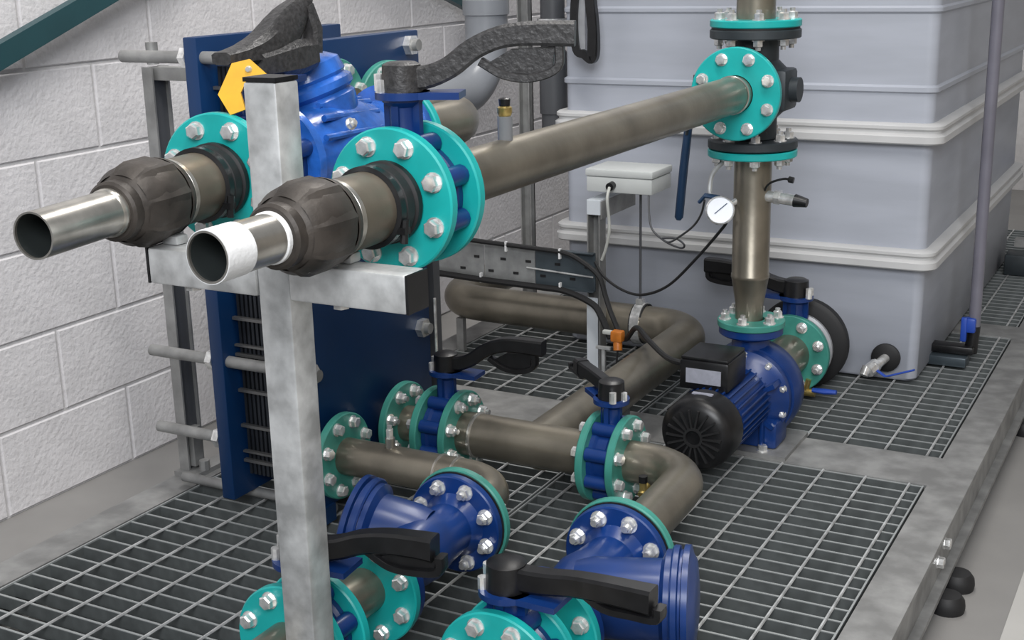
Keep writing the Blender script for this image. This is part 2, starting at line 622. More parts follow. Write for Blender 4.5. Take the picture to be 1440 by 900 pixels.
# columns and bars
mb = MB()
mb.box((-2.186, 2.285, 0.655), (0.030, 0.005, 0.99))
mb.box((-2.186, 2.337, 0.655), (0.030, 0.005, 0.99))
mb.box((-2.17, 2.31, G + 0.006), (0.07, 0.09, 0.012))
mb.box((-2.175, 2.31, G + 0.07), (0.03, 0.03, 0.10))
mb.cyl((-2.145, 2.31, G + 0.01), (-2.145, 2.31, G + 0.035), 0.013, 8)
sc_ = part('support_column', mb, M['galvdull'], hx)
part('channel_back', MB().box((-2.190, 2.311, 0.655), (0.020, 0.047, 0.985)), M['darkpvc'], sc_, 'inner face with shade painted dark')  # dark colour stands in for the shade inside the column channel
part('carrying_bar', MB().box((-1.94, 2.31, 1.135), (0.50, 0.03, 0.030)).cyl((-2.19, 2.31, 1.155), (-2.19, 2.31, 1.205), 0.014, 10), M['galvdull'], hx)
part('guide_bar', MB().cyl((-2.14, 2.23, 0.172), (-1.69, 2.23, 0.172), 0.012, 12), M['galvdull'], hx)
for y, z in ((2.165, 1.185), (2.165, 0.513), (2.62, 1.183), (2.62, 0.50), (2.62, 0.84), (2.165, 0.325)):
    b = part('tie_bolt', MB().cyl((-2.14, y, z), (-1.66 if z > 0.4 else -1.93, y, z), 0.0135, 14), M['galvdull'], hx)
    for x, d in ((-1.963, 1), (-1.690, 1))[:2 if z > 0.4 else 1]:
        part('nut', MB().lathe([(0, 0), (0.024, 0), (0.024, 0.017), (0, 0.017)], frame((x, y, z), (1, 0, 0)), 6), M['zinc'], b)
for y in (2.2, 2.6):
    part('foot', MB().box((-1.708, y, G + 0.02), (0.05, 0.05, 0.04)), M['blueplate'], hx)
mb = MB().box((-1.707, 2.705, 0.52), (0.034, 0.03, 0.72))
part('rear_leg', mb, M['darkpvc'], hx)
part('threaded_rod', MB().cyl((-1.684, 2.682, 0.36), (-1.684, 2.682, 0.56), 0.004, 8), M['zinc'], hx)

# nozzles of the exchanger: flanges facing along +X with studs
for y, z in ((2.27, 1.08), (2.48, 1.06)):
    part('nozzle', MB().cyl((-1.69, y, z), (-1.665, y, z), 0.055, 24), M['steel'], hx)


# ------------------------------------------------------------------ levers and valves
def lever_parts(root, hub, ang, s=1.0, rise=0.045, material=None, length=0.235):
    """notched hand lever along local +X turned by ang about the stem at hub"""
    R = Matrix.Translation(Vector(hub)) @ Matrix.Rotation(ang, 4, 'Z')
    material = material or M['lever']
    L = length
    sp = [(0.0, 0, 0.016), (0.035, 0, 0.016), (0.07, 0, 0.018 + rise * 0.20), (0.105, 0, 0.02 + rise * 0.62), (0.145, 0, 0.02 + rise * 0.92), (0.19, 0, 0.02 + rise), (L, 0, 0.02 + rise * 0.98)]
    sec = [(-1, -0.75), (-0.75, -1), (0.75, -1), (1, -0.75), (1, 0.75), (0.75, 1), (-0.75, 1), (-1, 0.75)]
    mb = MB()
    pts = spline([R @ (Vector(p) * s) for p in sp], 4)
    n = len(pts)
    rad = []
    for i in range(n):
        t = i / (n - 1)
        rad.append(((0.0135 + 0.004 * max(0, t - 0.5)) * s, (0.0175 - 0.002 * math.sin(PI * t)) * s))
    mb.sweep(pts, rad, sec=sec, up=R.to_3x3() @ Vector((0, 0, 1)))
    mb.lathe([(0, -0.004 * s), (0.030 * s, -0.004 * s), (0.028 * s, 0.034 * s), (0.02 * s, 0.038 * s), (0, 0.038 * s)], R, 18)
    lv = part('lever', mb, material, root, 'black hand lever')
    mb = MB()
    tp_ = [(0.115, 0, 0.018 + rise * 0.35), (0.15, 0, rise * 0.32), (0.19, 0, rise * 0.25), (0.225, 0, rise * 0.50), (0.228, 0, 0.014 + rise * 0.8)]
    mb.sweep(spline([R @ (Vector(p) * s) for p in tp_], 4), [(0.011 * s, 0.006 * s)] * 17, sec=sec, up=R.to_3x3() @ Vector((0, 0, 1)))
    part('trigger', mb, material, lv)
    pg_ = [(0.125, rise * 0.62), (0.155, rise * 0.40), (0.19, rise * 0.34), (0.218, rise * 0.52), (0.222, 0.010 + rise * 0.85), (0.16, 0.010 + rise * 0.80)]
    vs_ = [R @ (Vector((x_, y_, z_)) * s) for y_ in (-0.004, 0.004) for x_, z_ in pg_]
    n_ = len(pg_)
    part('guard_plate', MB().add(vs_, [tuple(range(n_)), tuple(range(n_, 2 * n_))[::-1]] + [(i_, (i_ + 1) % n_, n_ + (i_ + 1) % n_, n_ + i_) for i_ in range(n_)]), material, lv)
    mb = MB()
    mb.cyl(R @ (Vector((-0.036, 0.012, -0.004)) * s), R @ (Vector((-0.036, 0.012, 0.020)) * s), 0.008 * s, 8)
    mb.cyl(R @ (Vector((-0.028, -0.018, -0.004)) * s), R @ (Vector((-0.028, -0.018, 0.014)) * s), 0.007 * s, 8)
    part('stop_bolts', mb, M['zinc'], lv)
    return lv


def butterfly(label, loc, axis_ang, lever_ang, t=0.05, R=0.085, neck=0.14, s=1.0, rise=0.045, bore=0.04, length=0.235, material=None, group=None, lugs=True, lmat=None):
    """wafer valve: local +Y is the pipe axis, stem up. axis_ang turns it about Z"""
    r = thing('butterfly_valve', label, 'valve', loc, axis_ang, group or 'butterfly valves', local=True)
    material = material or M['blue']
    mb = MB()
    fm = frame((0, -t / 2, 0), (0, 1, 0))
    mb.lathe([(bore, 0), (R * 0.86, 0), (R * 0.86, t * 0.2), (R * 0.80, t * 0.3), (R * 0.80, t * 0.7), (R * 0.86, t * 0.8), (R * 0.86, t), (bore, t), (bore, 0)], fm, 40)
    for k in range(8 if lugs else 0):
        a = 2 * PI * (k + 0.5) / 8
        mb.cyl((R * 0.90 * math.cos(a), -t / 2 + 0.002, R * 0.90 * math.sin(a)), (R * 0.90 * math.cos(a), t / 2 - 0.002, R * 0.90 * math.sin(a)), 0.0155 * s, 12)
    part('body', mb, material, r)
    part('disc', MB().box((0, 0, 0), (bore * 1.9, 0.008, bore * 1.2), bev=0.003), M['brightsteel'], r)
    mb = MB()
    mb.lathe([(0.024 * s, R * 0.78), (0.020 * s, R * 0.95), (0.020 * s, neck - 0.012), (0.030 * s, neck - 0.004), (0.030 * s, neck), (0, neck)], Matrix.Identity(4), 20)
    mb.box((0, 0, (R * 0.8 + neck) / 2), (0.060 * s, 0.010 * s, neck - R * 0.8))
    mb.box((0, 0, (R * 0.8 + neck) / 2), (0.012 * s, 0.046 * s, neck - R * 0.8))
    part('neck', mb, material, r)
    nolever = lever_ang is None
    lever_ang = lever_ang or 0.0
    A = Matrix.Rotation(lever_ang, 4, 'Z')
    mb = MB()
    mb.lathe([(0, neck), (0.040 * s, neck), (0.040 * s, neck + 0.010), (0, neck + 0.010)], Matrix.Identity(4), 24)
    mb.box((0.045 * s, 0, neck + 0.005), (0.085 * s, 0.055 * s, 0.010), A)
    part('top_plate', mb, material, r)
    if not nolever:
        lever_parts(r, (0, 0, neck + 0.014), lever_ang, s, rise, material=lmat or M['black'], length=length)
    return r


# ------------------------------------------------------------------ upper right line
RZ = 1.045
DR = Vector((0.012, 1.0, 0.0045)).normalized()       # axis of the long pipe, away from camera
RF = Vector((-1.045, 1.552, RZ - 0.003))             # front face of the front flange


def stub(name, label, F, d, bands, taped, dims):
    """threaded outlet spool in front of the flange: d points out of the flange (towards camera)"""
    d = Vector(d).normalized()
    r = thing(name, label, 'pipe', tuple(F), 0, 'outlet spools')
    pr, cr, tr, l1, l2, l3 = dims
    fm = frame(F, d)
    mb = MB()
    mb.lathe([(pr, -0.02), (pr, l1), (pr * 0.9, l1 + 0.004)], fm, 40)
    part('pipe_body', mb, M['brownsteel'], r)
    mb = MB()
    mb.lathe([(pr * 1.10, 0.0), (pr * 1.16, 0.004), (pr * 1.16, 0.014), (pr * 1.02, 0.018)], fm, 40)
    mb.lathe([(pr * 1.02, 0.018), (pr * 1.12, 0.021), (pr * 1.12, 0.038), (pr * 1.02, 0.041)], fm, 40)
    part('rubber_collar', mb, M['rubber'], r, 'black rubber collar')
    mb = MB()
    mb.lathe([(pr * 1.01, 0.042), (pr * 1.14, 0.044), (pr * 1.14, 0.056), (pr * 1.01, 0.058)], fm, 40)
    side = Vector((0.8, 0.25, 0)).cross(d).normalized()
    c = Vector(F) + d * 0.05 + Vector((pr * 1.08, 0, -pr * 0.55))
    mb.cyl(c - Vector((0, 0, 0.018)), c + Vector((0.004, 0, 0.016)), 0.006, 8)
    mb.box(tuple(c), (0.014, 0.014, 0.010))
    part('hose_clamp', mb, M['black'], r)
    # hexagon-sided reducer
    mb = MB()
    mb.lathe([(pr * 0.98, l1), (pr * 1.03, l1 + 0.002), (pr * 1.03, l1 + 0.010), (pr * 0.99, l1 + 0.012)], fm, 40)
    part('weld_ring', mb, M['brightsteel'], r)
    mb = MB()
    mb.lathe([(pr * 0.96, l1 + 0.010), (cr * 0.95, l1 + 0.016), (cr, l1 + 0.026), (cr, l1 + 0.030)], fm, 40)
    h = l2 - l1
    n = 8
    mb.lathe([(cr * 0.98, l1 + 0.026), (cr * 1.07, l1 + 0.036), (cr * 1.07, l1 + h * 0.60), (cr * 1.0, l1 + h * 0.72), (cr * 0.84, l1 + h * 0.82), (tr * 1.30, l1 + h * 0.88)], fm, n, 0.2)
    mb.lathe([(cr * 0.97, l1 + 0.03), (cr * 1.015, l1 + 0.036), (cr * 1.03, l1 + h * 0.56), (cr * 0.97, l1 + h * 0.72), (cr * 0.82, l1 + h * 0.82)], fm, 40)
    mb.lathe([(tr * 1.34, l1 + h * 0.86), (tr * 1.34, l2 - 0.004), (tr * 1.22, l2), (tr * 0.9, l2)], fm, 32)
    part('reducer', mb, M['darkiron'], r, 'dark iron reducing coupling', angle=34)
    mb = MB()
    mb.lathe([(tr, l2 - 0.01), (tr, l3), (tr * 0.92, l3), (tr * 0.92, l3 - 0.004)], fm, 40)
    part('nipple', mb, M['brightsteel'], r, 'bright steel threaded end')
    mb = MB()
    mb.lathe([(tr * 0.92, l3 - 0.004), (tr * 0.90, l2 - 0.05), (0, l2 - 0.05)], fm, 40)
    part('bore', mb, M['inside'], r, 'dark open bore')
    if taped:
        mb = MB()
        prof = []
        a, b = l3 - 0.052, l3 - 0.0005
        for k in range(13):
            prof.append((tr * (1.035 + 0.012 * (k % 2)), a + (b - a) * k / 12))
        mb.lathe([(tr, a)] + prof + [(tr, b)], fm, 40)
        part('thread_tape', mb, M['tape'], r, 'white thread tape')
        part('thread_collar', MB().lathe([(tr, l2 - 0.002), (tr * 1.06, l2), (tr * 1.06, l2 + 0.006), (tr, l2 + 0.008)], fm, 40), M['tape'], r)
    else:
        part('weld_bead', MB().lathe([(tr, l2 - 0.004), (tr * 1.09, l2 + 0.001), (tr * 1.07, l2 + 0.008), (tr, l2 + 0.011)], fm, 40), M['brightsteel'], r)
    return r


sr = stub('outlet_spool', 'brown steel outlet spool with white taped open end, right of the post', RF, -DR, 2, True, (0.052, 0.060, 0.0325, 0.128, 0.265, 0.385))
flange(sr, RF, -DR, 0.106, 0.05, 0.018, M['teal'], bolt=BOLT)

LZ = 1.045
LF = Vector((-1.402, 1.60, LZ))
DL = Vector((-0.115, 1.0, 0.012)).normalized()
sl = stub('outlet_spool', 'brown steel outlet spool with bare open end, left of the post', LF, -DL, 2, False, (0.052, 0.060, 0.0325, 0.125, 0.268, 0.425))
flange(sl, LF, -DL, 0.106, 0.05, 0.018, M['teal'], bolt=BOLT)

butterfly('blue butterfly valve with black lever, between two teal flanges right of post', tuple(RF + DR * 0.047), 0.0, 0.35, t=0.056, R=0.092, neck=0.142, rise=0.055, length=0.25, lmat=M['lever'])
# long pipe to the three way valve
VX, VY, VZ = -1.024, 3.14, 1.05
mp = thing('main_pipe', 'long brown stainless pipe from front teal flange to black valve', 'pipe', (-1.03, 2.3, RZ))
p0 = RF + DR * 0.085
p1 = Vector((VX, 2.995, VZ))
part('tube', MB().sweep([p0, p0 + (p1 - p0) * 0.5, p1], 0.0435, 32), M['steel'], mp)
flange(mp, p0 + DR * 0.010, DR, 0.106, 0.043, 0.018, M['teal'])
flange(mp, (VX, 2.995, VZ), (0, -1, 0), 0.110, 0.045, 0.018, M['teal'])
part('weld_bead', MB().lathe([(0.0435, 0), (0.046, 0.003), (0.046, 0.008), (0.0435, 0.011)], frame(p1 - Vector((0, 0.03, 0)), (0, 1, 0)), 32), M['brightsteel'], mp)
# small air vent on the long pipe
av = thing('air_vent', 'small vent with brass valve and black cap on the long pipe', 'vent', (-1.04, 1.895, 1.088))
part('stub_pipe', MB().cyl((-1.04, 1.895, 1.08), (-1.04, 1.895, 1.125), 0.0125, 16), M['pvc'], av)
part('brass_body', MB().lathe([(0, 0), (0.010, 0), (0.0125, 0.006), (0.0125, 0.014), (0.007, 0.018), (0, 0.018)], Matrix.Translation((-1.04, 1.895, 1.125)), 12), M['brass'], av)
part('cap', MB().lathe([(0, 0), (0.009, 0), (0.010, 0.011), (0.006, 0.013), (0, 0.013)], Matrix.Translation((-1.04, 1.895, 1.142)), 12), M['black'], av)

# ------------------------------------------------------------------ upper left line: valve, strainer, elbow to exchanger
part('rear_tube', MB().cyl(LF + DL * 0.015, LF + DL * 0.10, 0.05, 28), M['steel'], sl)
flange(sl, LF + DL * 0.090, -DL, 0.088, 0.05, 0.018, M['blue'], bolt=None)
bl = butterfly('blue butterfly valve with chunky black lever above post, in the left upper line', tuple(LF + DL * 0.119), math.atan2(0.115, 1.0), None, t=0.056, R=0.092, neck=0.142)
o9 = LF + DL * 0.119
rw = Matrix.Rotation(-math.atan2(0.115, 1.0), 4, 'Z') @ Matrix.Translation(-o9)


def lvp(x, y, z):
    return rw @ Vector((x, y, z))


sec8 = [(-1, -0.6), (-0.6, -1), (0.6, -1), (1, -0.6), (1, 0.6), (0.6, 1), (-0.6, 1), (-1, 0.6)]
mb = MB()
mb.sweep(spline([lvp(-1.402, 1.858, 1.318), lvp(-1.402, 1.835, 1.300), lvp(-1.400, 1.795, 1.272), lvp(-1.400, 1.745, 1.247), lvp(-1.400, 1.69, 1.236), lvp(-1.400, 1.628, 1.232)], 4),
         [(0.013, 0.009), (0.014, 0.014), (0.015, 0.017), (0.015, 0.019), (0.016, 0.021), (0.017, 0.024), (0.018, 0.028), (0.019, 0.031), (0.020, 0.033), (0.021, 0.033), (0.022, 0.033), (0.023, 0.031), (0.024, 0.029), (0.024, 0.026), (0.024, 0.023), (0.024, 0.020), (0.023, 0.018), (0.022, 0.015), (0.021, 0.013), (0.020, 0.011), (0.019, 0.010)], sec=sec8, up=(0, 0, 1))
mb.sweep([lvp(-1.395, 1.855, 1.225), lvp(-1.395, 1.80, 1.222), lvp(-1.395, 1.70, 1.215)], [(0.018, 0.024), (0.026, 0.030), (0.026, 0.022)], sec=sec8, up=(0, 0, 1))
mb.sweep([lvp(-1.397, 1.850, 1.305), lvp(-1.395, 1.862, 1.265), lvp(-1.395, 1.858, 1.225)], [(0.012, 0.012), (0.016, 0.014), (0.016, 0.014)], sec=sec8, up=(0, 1, 0))
mb.cyl(lvp(-1.414, 1.72, 1.196), lvp(-1.414, 1.72, 1.23), 0.030, 16)
part('lever', mb, M['lever'], bl, 'chunky black lever')
# yellow tag hung on the lever
yt = thing('warning_tag', 'yellow tag hanging below the black lever behind the left flange', 'tag', (-1.44, 1.63, 1.16))
mb = MB()
tagp = [(-0.006, 0.040), (0.022, 0.046), (0.048, 0.022), (0.044, 0.012), (0.018, 0.016), (0.006, -0.006), (0.012, -0.032), (-0.012, -0.040), (-0.030, -0.008)]
fm = frame((-1.370, 1.625, 1.186), (0.45, -0.88, 0.15))
vs = [(x, y, z) for z in (-0.004, 0.004) for x, y in tagp]
n = len(tagp)
mb.add(vs, [tuple(range(n))[::-1], tuple(range(n, 2 * n))] + [(i, (i + 1) % n, n + (i + 1) % n, n + i) for i in range(n)], fm)
part('plate', mb, M['yellow'], yt)
part('rivet', MB().lathe([(0, 0), (0.006, 0), (0.004, 0.004), (0, 0.004)], frame(fm @ Vector((0.020, 0.030, 0.004)), (0.35, -0.93, 0.1)), 10), M['zinc'], yt)


def strainer(label, F, d, L, leg, R, leg_len=0.13, material=None, cap_mat=None, nb=8, legpos=0.45, legr=1.0):
    """Y strainer: rear flange face centre F, d = direction towards its front flange"""
    material = material or M['blue']
    F = Vector(F)
    d = Vector(d).normalized()
    r = thing('y_strainer', label, 'strainer', tuple(F + d * L / 2), 0, 'lower Y strainers')
    fm = frame(F, d)
    mb = MB()
    t = 0.019
    a = 0.048
    mb.lathe([(a, 0.01), (a + 0.018, t), (a + 0.004, t + 0.02), (0.056, L * 0.32), (0.064, L * 0.48), (0.060, L * 0.62), (0.052, L * 0.78), (a + 0.002, L - t - 0.02), (a + 0.016, L - t), (a, L - 0.01)], fm, 36)
    leg = Vector(leg).normalized()
    c = F + d * (L * legpos)
    lm = frame(c, leg)
    lm = lm @ Matrix.Diagonal((legr, legr, 1, 1))
    mb.lathe([(0.050, 0.0), (0.055, 0.03), (0.057, leg_len - 0.03), (0.070, leg_len - 0.022), (0.070, leg_len - 0.012)], lm, 32)
    part('body', mb, material, r)
    mb = MB()
    q = leg_len - 0.012
    mb.lathe([(0.0, q), (0.074, q), (0.076, q + 0.003), (0.076, q + 0.012), (0.070, q + 0.014), (0.070, q + 0.018), (0.077, q + 0.020), (0.077, q + 0.030), (0.066, q + 0.034), (0.058, q + 0.040), (0.030, q + 0.044), (0, q + 0.044)], lm, 40)
    part('end_cap', mb, cap_mat or material, r)
    # flanges: rear (nuts look along d), front
    mb = MB()
    fo = flange(r, F + d * t, d, R, 0.045, t, material, bolt=NUT, nb=nb)
    fo2 = flange(r, F + d * (L - t), -d, R, 0.045, t, material, bolt=NUT, nb=nb)
    return r


SB = Vector((-1.408, 1.69, LZ))
dS = Vector((0.0, 1.0, 0.0))
st = thing('y_strainer', 'bright blue wrapped strainer behind the post, below black lever', 'strainer', (-1.42, 1.86, LZ))
mb = MB()
fm = frame((-1.415, 1.752, LZ + 0.003), (0.0, 1, 0))
mb.lathe([(0.05, 0.0), (0.10, 0.003), (0.10, 0.022), (0.068, 0.03), (0.080, 0.08), (0.090, 0.13), (0.090, 0.21), (0.078, 0.27), (0.068, 0.345), (0.10, 0.350), (0.10, 0.366), (0.05, 0.368)], fm, 40)
part('body', mb, M['bluewrap'], st)
mb = MB()
lm = frame((-1.425, 1.93, LZ + 0.03), (-0.28, -0.20, 1.0))
mb.lathe([(0.06, 0), (0.072, 0.03), (0.076, 0.06), (0.070, 0.068), (0.080, 0.076), (0.080, 0.088), (0.070, 0.096), (0.074, 0.102), (0.070, 0.125), (0.05, 0.138), (0, 0.142)], lm, 36)
part('bonnet', mb, M['bluewrap'], st)
mb = MB()
for k in range(6):
    a = 0.5 + k * 0.42
    mb.cyl((-1.412 + 0.09 * math.cos(a), 1.80 + 0.03 * k, LZ + 0.09 * math.sin(a)), (-1.412 + 0.082 * math.cos(a), 1.98 + 0.02 * k, LZ + 0.082 * math.sin(a)), 0.006, 8)
part('ribs', mb, M['bluewrap'], st)
inst('bolt', SBOLT, st, frame((-1.325, 1.86, LZ + 0.06), (1, -0.2, 0.3)))

ue = thing('elbow_pipe', 'brown stainless elbow behind the blue strainer, leading to the exchanger top', 'pipe', (-1.45, 2.35, LZ))
path = bend_path([(-1.412, 2.13, LZ), (-1.412, 2.415, LZ + 0.01), (-1.60, 2.48, 1.06)], 0.10)
path = bend_path([(-1.412, 2.13, LZ), (-1.412, 2.43, LZ), (-1.665, 2.48, 1.06)], 0.12)
part('tube', MB().sweep(path, 0.047, 28), M['steel'], ue)
flange(ue, (-1.412, 2.14, LZ), (0, 1, 0), 0.104, 0.046, 0.018, M['teal'])
flange(ue, (-1.645, 2.476, 1.06), (1, -0.19, 0), 0.10, 0.046, 0.018, M['tealshade'])
bf = thing('blind_flange', 'teal flange in a shaded tone on the exchanger top beside the blue strainer', 'flange', (-1.655, 2.27, 1.08))
part('spigot', MB().cyl((-1.668, 2.27, 1.08), (-1.60, 2.27, 1.08), 0.04, 20), M['steel'], bf)
flange(bf, (-1.642, 2.27, 1.08), (1, 0, 0), 0.10, 0.03, 0.018, M['tealshade'])

# ------------------------------------------------------------------ front support
sf = thing('support_frame', 'galvanised square post with cross beam holding the two outlet pipes', 'frame', (-1.143, 1.425, 0))
mb = MB()
mb.box((-1.143, 1.4255, 0.6915), (0.056, 0.051, 1.063), bev=0.0045)
part('post', mb, M['galv'], sf)
part('post_cap', MB().box((-1.143, 1.4255, 1.2262), (0.055, 0.050, 0.006)), M['black'], sf, 'black plastic cap')
part('cross_beam', MB().box((-1.2715, 1.423, 0.951), (0.200, 0.051, 0.054), bev=0.004), M['galv'], sf)
part('cross_beam', MB().box((-1.0185, 1.423, 0.951), (0.192, 0.051, 0.054), bev=0.004), M['galv'], sf)
part('end_cap', MB().box((-0.9205, 1.423, 0.951), (0.004, 0.050, 0.053)), M['black'], sf, 'black end cap')
part('end_cap', MB().box((-1.3735, 1.423, 0.951), (0.004, 0.050, 0.053)), M['black'], sf, 'black end cap')
for x in (-1.045, -1.31):
    part('u_bolt_nut', MB().lathe([(0, 0), (0.012, 0), (0.012, 0.009), (0, 0.009)], frame((x, 1.423, 0.924), (0, 0, -1)), 6), M['zinc'], sf)
for x in (-1.04, -1.35):
    part('saddle', MB().box((x, 1.435, 0.9855), (0.03, 0.025, 0.014), bev=0.003), M['galv'], sf)
part('base_plate', MB().box((-1.143, 1.4255, G + 0.005), (0.11, 0.11, 0.010)), M['galv'], sf)

# ------------------------------------------------------------------ lower lines
LZ2 = 0.31
AX, BX = -1.24, -0.897
FY = 2.03
# left elbow spool
el = thing('elbow_spool', 'short brown elbow spool from the lower near exchanger flange to left strainer', 'pipe', (-1.45, 2.22, LZ2))
path = bend_path([(-1.69, 2.224, LZ2), (AX, 2.224, LZ2), (AX, FY + 0.005, LZ2)], 0.095)
part('tube', MB().sweep(path, 0.042, 28), M['steel'], el)
flange(el, (-1.645, 2.224, LZ2), (1, 0, 0), 0.098, 0.04, 0.018, M['tealshade'])
flange(el, (AX, FY + 0.021, LZ2), (0, 1, 0), 0.106, 0.04, 0.018, M['tealshade'])
for x in (-1.40, -1.36):
    part('weld_bead', MB().lathe([(0.042, 0), (0.0445, 0.002), (0.0445, 0.005), (0.042, 0.007)], frame((x, 2.224, LZ2), (1, 0, 0)), 28), M['brightsteel'], el)
tpg = part('tapping', MB().cyl((-1.525, 2.224, LZ2 + 0.03), (-1.525, 2.224, LZ2 + 0.062), 0.011, 12), M['brightsteel'], el, 'small test point with cap')
part('tapping_cap', MB().cyl((-1.525, 2.224, LZ2 + 0.062), (-1.525, 2.224, LZ2 + 0.082), 0.0085, 6).cyl((-1.525, 2.224, LZ2 + 0.082), (-1.525, 2.224, LZ2 + 0.09), 0.006, 10), M['zinc'], tpg)
gk = single('gasket', MB().ring((AX, FY + 0.0005, LZ2), (0, 1, 0), 0.102, 0.045, 0.002), M['rubber'], 'black gasket behind the blue flange of the left lower strainer', 'gasket', (AX, FY, LZ2))

strainer('blue Y strainer low down behind the post, cap pointing to wall', (AX, FY, LZ2), (0, -1, 0), 0.30, (-0.95, -0.20, 0.16), 0.100, 0.125, legpos=0.40, legr=1.32)
# right elbow spool
er = thing('elbow_spool', 'brown elbow spool turning to right strainer, with small brass valve', 'pipe', (-0.95, 2.4, LZ2))
path = bend_path([(-1.075, 2.475, 0.305), (BX - 0.018, 2.475, 0.305), (BX, FY + 0.005, LZ2)], 0.115)
part('tube', MB().sweep(path, 0.046, 28), M['steel'], er)
flange(er, (-1.066, 2.475, 0.305), (1, 0, 0), 0.100, 0.044, 0.018, M['tealshade'])
flange(er, (BX, FY + 0.021, LZ2), (0, 1, 0), 0.106, 0.044, 0.018, M['tealshade'])
bv = part('bleed_valve', MB().cyl((-1.0, 2.41, 0.285), (-1.0, 2.385, 0.27), 0.010, 10).cyl((-1.0, 2.392, 0.255), (-1.0, 2.392, 0.300), 0.008, 10), M['brass'], er, 'small brass bleed valve')
part('bleed_handle', MB().cyl((-1.0, 2.392, 0.298), (-1.0, 2.392, 0.312), 0.010, 8), M['black'], bv)
gk = single('gasket', MB().ring((BX, FY + 0.0005, LZ2), (0, 1, 0), 0.102, 0.045, 0.002), M['rubber'], 'black gasket behind the blue flange of the right lower strainer', 'gasket', (BX, FY, LZ2))
strainer('blue Y strainer at front right, cap pointing to right beam', (BX, FY, LZ2), (0, -1, 0), 0.30, (0.93, 0.28, 0.02), 0.100, 0.178, legpos=0.60, legr=1.26)


def front_set(X, vy, lever_ang, neck, rise, end, lab_spool, lab_valve, lab_out):
    """vy = y of the valve centre"""
    y = FY - 0.30
    r = thing('flanged_spool', lab_spool, 'pipe', (X, (y + vy) / 2, LZ2))
    part('tube', MB().sweep([(X, y - 0.004, LZ2), (X, vy + 0.030, LZ2)], 0.041, 28), M['steel'], r)
    flange(r, (X, y - 0.020, LZ2), (0, -1, 0), 0.104, 0.04, 0.018, M['teal'])
    flange(r, (X, vy + 0.044, LZ2), (0, 1, 0), 0.100, 0.04, 0.018, M['teal'], bolt=None)
    butterfly(lab_valve, (X, vy, LZ2), 0.0, lever_ang, t=0.050, R=0.088, neck=neck, rise=rise, length=0.245 / 1.12, s=1.12)
    r = thing('outlet_pipe', lab_out, 'pipe', (X, vy - 0.1, LZ2))
    part('tube', MB().sweep([(X, vy - 0.03, LZ2), (X, end, LZ2)], 0.043, 28), M['steel'], r)
    flange(r, (X, vy - 0.044, LZ2), (0, -1, 0), 0.104, 0.042, 0.018, M['teal'])


front_set(AX, 1.535, 0.10, 0.130, 0.026, 1.30, 'short teal flanged spool in front of the left lower strainer, beside post',
          'blue butterfly valve with black lever passing behind the post, low left', 'outlet pipe with bolted teal flange at the foot of post')
front_set(BX, 1.605, -0.02, 0.120, 0.008, 1.25, 'short teal flanged spool in front of the right lower strainer',
          'blue butterfly valve with long black lever at the bottom middle, beside right strainer', 'outlet pipe with teal flange cut by the bottom edge, right of post')

# second circuit: exchanger flange, valve, header, valve
s2 = thing('flanged_spool', 'short teal flanged spool between lower far exchanger port and butterfly valve', 'pipe', (-1.63, 2.475, 0.305))
part('tube', MB().sweep([(-1.69, 2.475, 0.305), (-1.56, 2.475, 0.305)], 0.043, 24), M['steel'], s2)
flange(s2, (-1.645, 2.475, 0.305), (1, 0, 0), 0.100, 0.042, 0.018, M['tealshade'], bolt=NUT)
flange(s2, (-1.578, 2.475, 0.305), (-1, 0, 0), 0.100, 0.042, 0.018, M['tealshade'])
butterfly('blue butterfly valve beside the exchanger, long black lever over the grating', (-1.530, 2.475, 0.305), -PI / 2, PI / 2 + 0.05, t=0.056, R=0.090, neck=0.140, rise=0.055, length=0.25)
hd = thing('header_pipe', 'wide brown header pipe with branch running back towards the tank', 'pipe', (-1.3, 2.8, 0.305))
part('tube', MB().sweep([(-1.490, 2.475, 0.305), (-1.150, 2.475, 0.305)], 0.051, 32), M['steel'], hd)
path = bend_path([(-1.292, 2.475, 0.300), (-1.292, 3.50, 0.305), (-2.16, 3.52, 0.305), (-2.16, 3.95, 0.305)], 0.125)
part('branch', MB().sweep(path, 0.056, 32), M['steel'], hd)
flange(hd, (-1.484, 2.475, 0.305), (1, 0, 0), 0.100, 0.05, 0.018, M['tealshade'], bolt=NUT)
flange(hd, (-1.155, 2.475, 0.305), (-1, 0, 0), 0.100, 0.05, 0.018, M['tealshade'])
part('weld_bead', MB().lathe([(0.051, 0), (0.054, 0.003), (0.054, 0.008), (0.051, 0.011)], frame((-1.455, 2.475, 0.305), (1, 0, 0)), 30), M['brightsteel'], hd)
part('pipe_leg', MB().box((-1.29, 2.95, 0.205), (0.03, 0.02, 0.11)).box((-2.10, 3.50, 0.20), (0.025, 0.02, 0.11)), M['galvdull'], hd)
butterfly('blue butterfly valve between header pipe and right elbow, short black lever', (-1.110, 2.475, 0.305), -PI / 2, -PI / 2 - 0.75 , t=0.056, R=0.090, neck=0.130, rise=-0.004, length=0.165)

# pipe clamp hung on a thin rod
pc = thing('pipe_hanger', 'thin rod with chrome clamp ring round the back header pipe', 'hanger', (-1.475, 3.515, 0.36))
part('clamp_ring', MB().lathe([(0.057, -0.014), (0.064, -0.014), (0.064, 0.014), (0.057, 0.014)], frame((-1.475, 3.509, 0.305), (1, 0.0, 0)), 30).box((-1.475, 3.50, 0.375), (0.022, 0.02, 0.016)), M['zinc'], pc)
part('rubber_lining', MB().lathe([(0.0565, -0.019), (0.0605, -0.019), (0.0605, 0.019), (0.0565, 0.019)], frame((-1.475, 3.509, 0.305), (1, 0.0, 0)), 30), M['rubber'], pc)
part('rod', MB().cyl((-1.475, 3.50, 0.375), (-1.475, 3.50, 0.72), 0.004, 8), M['darkpvc'], pc)

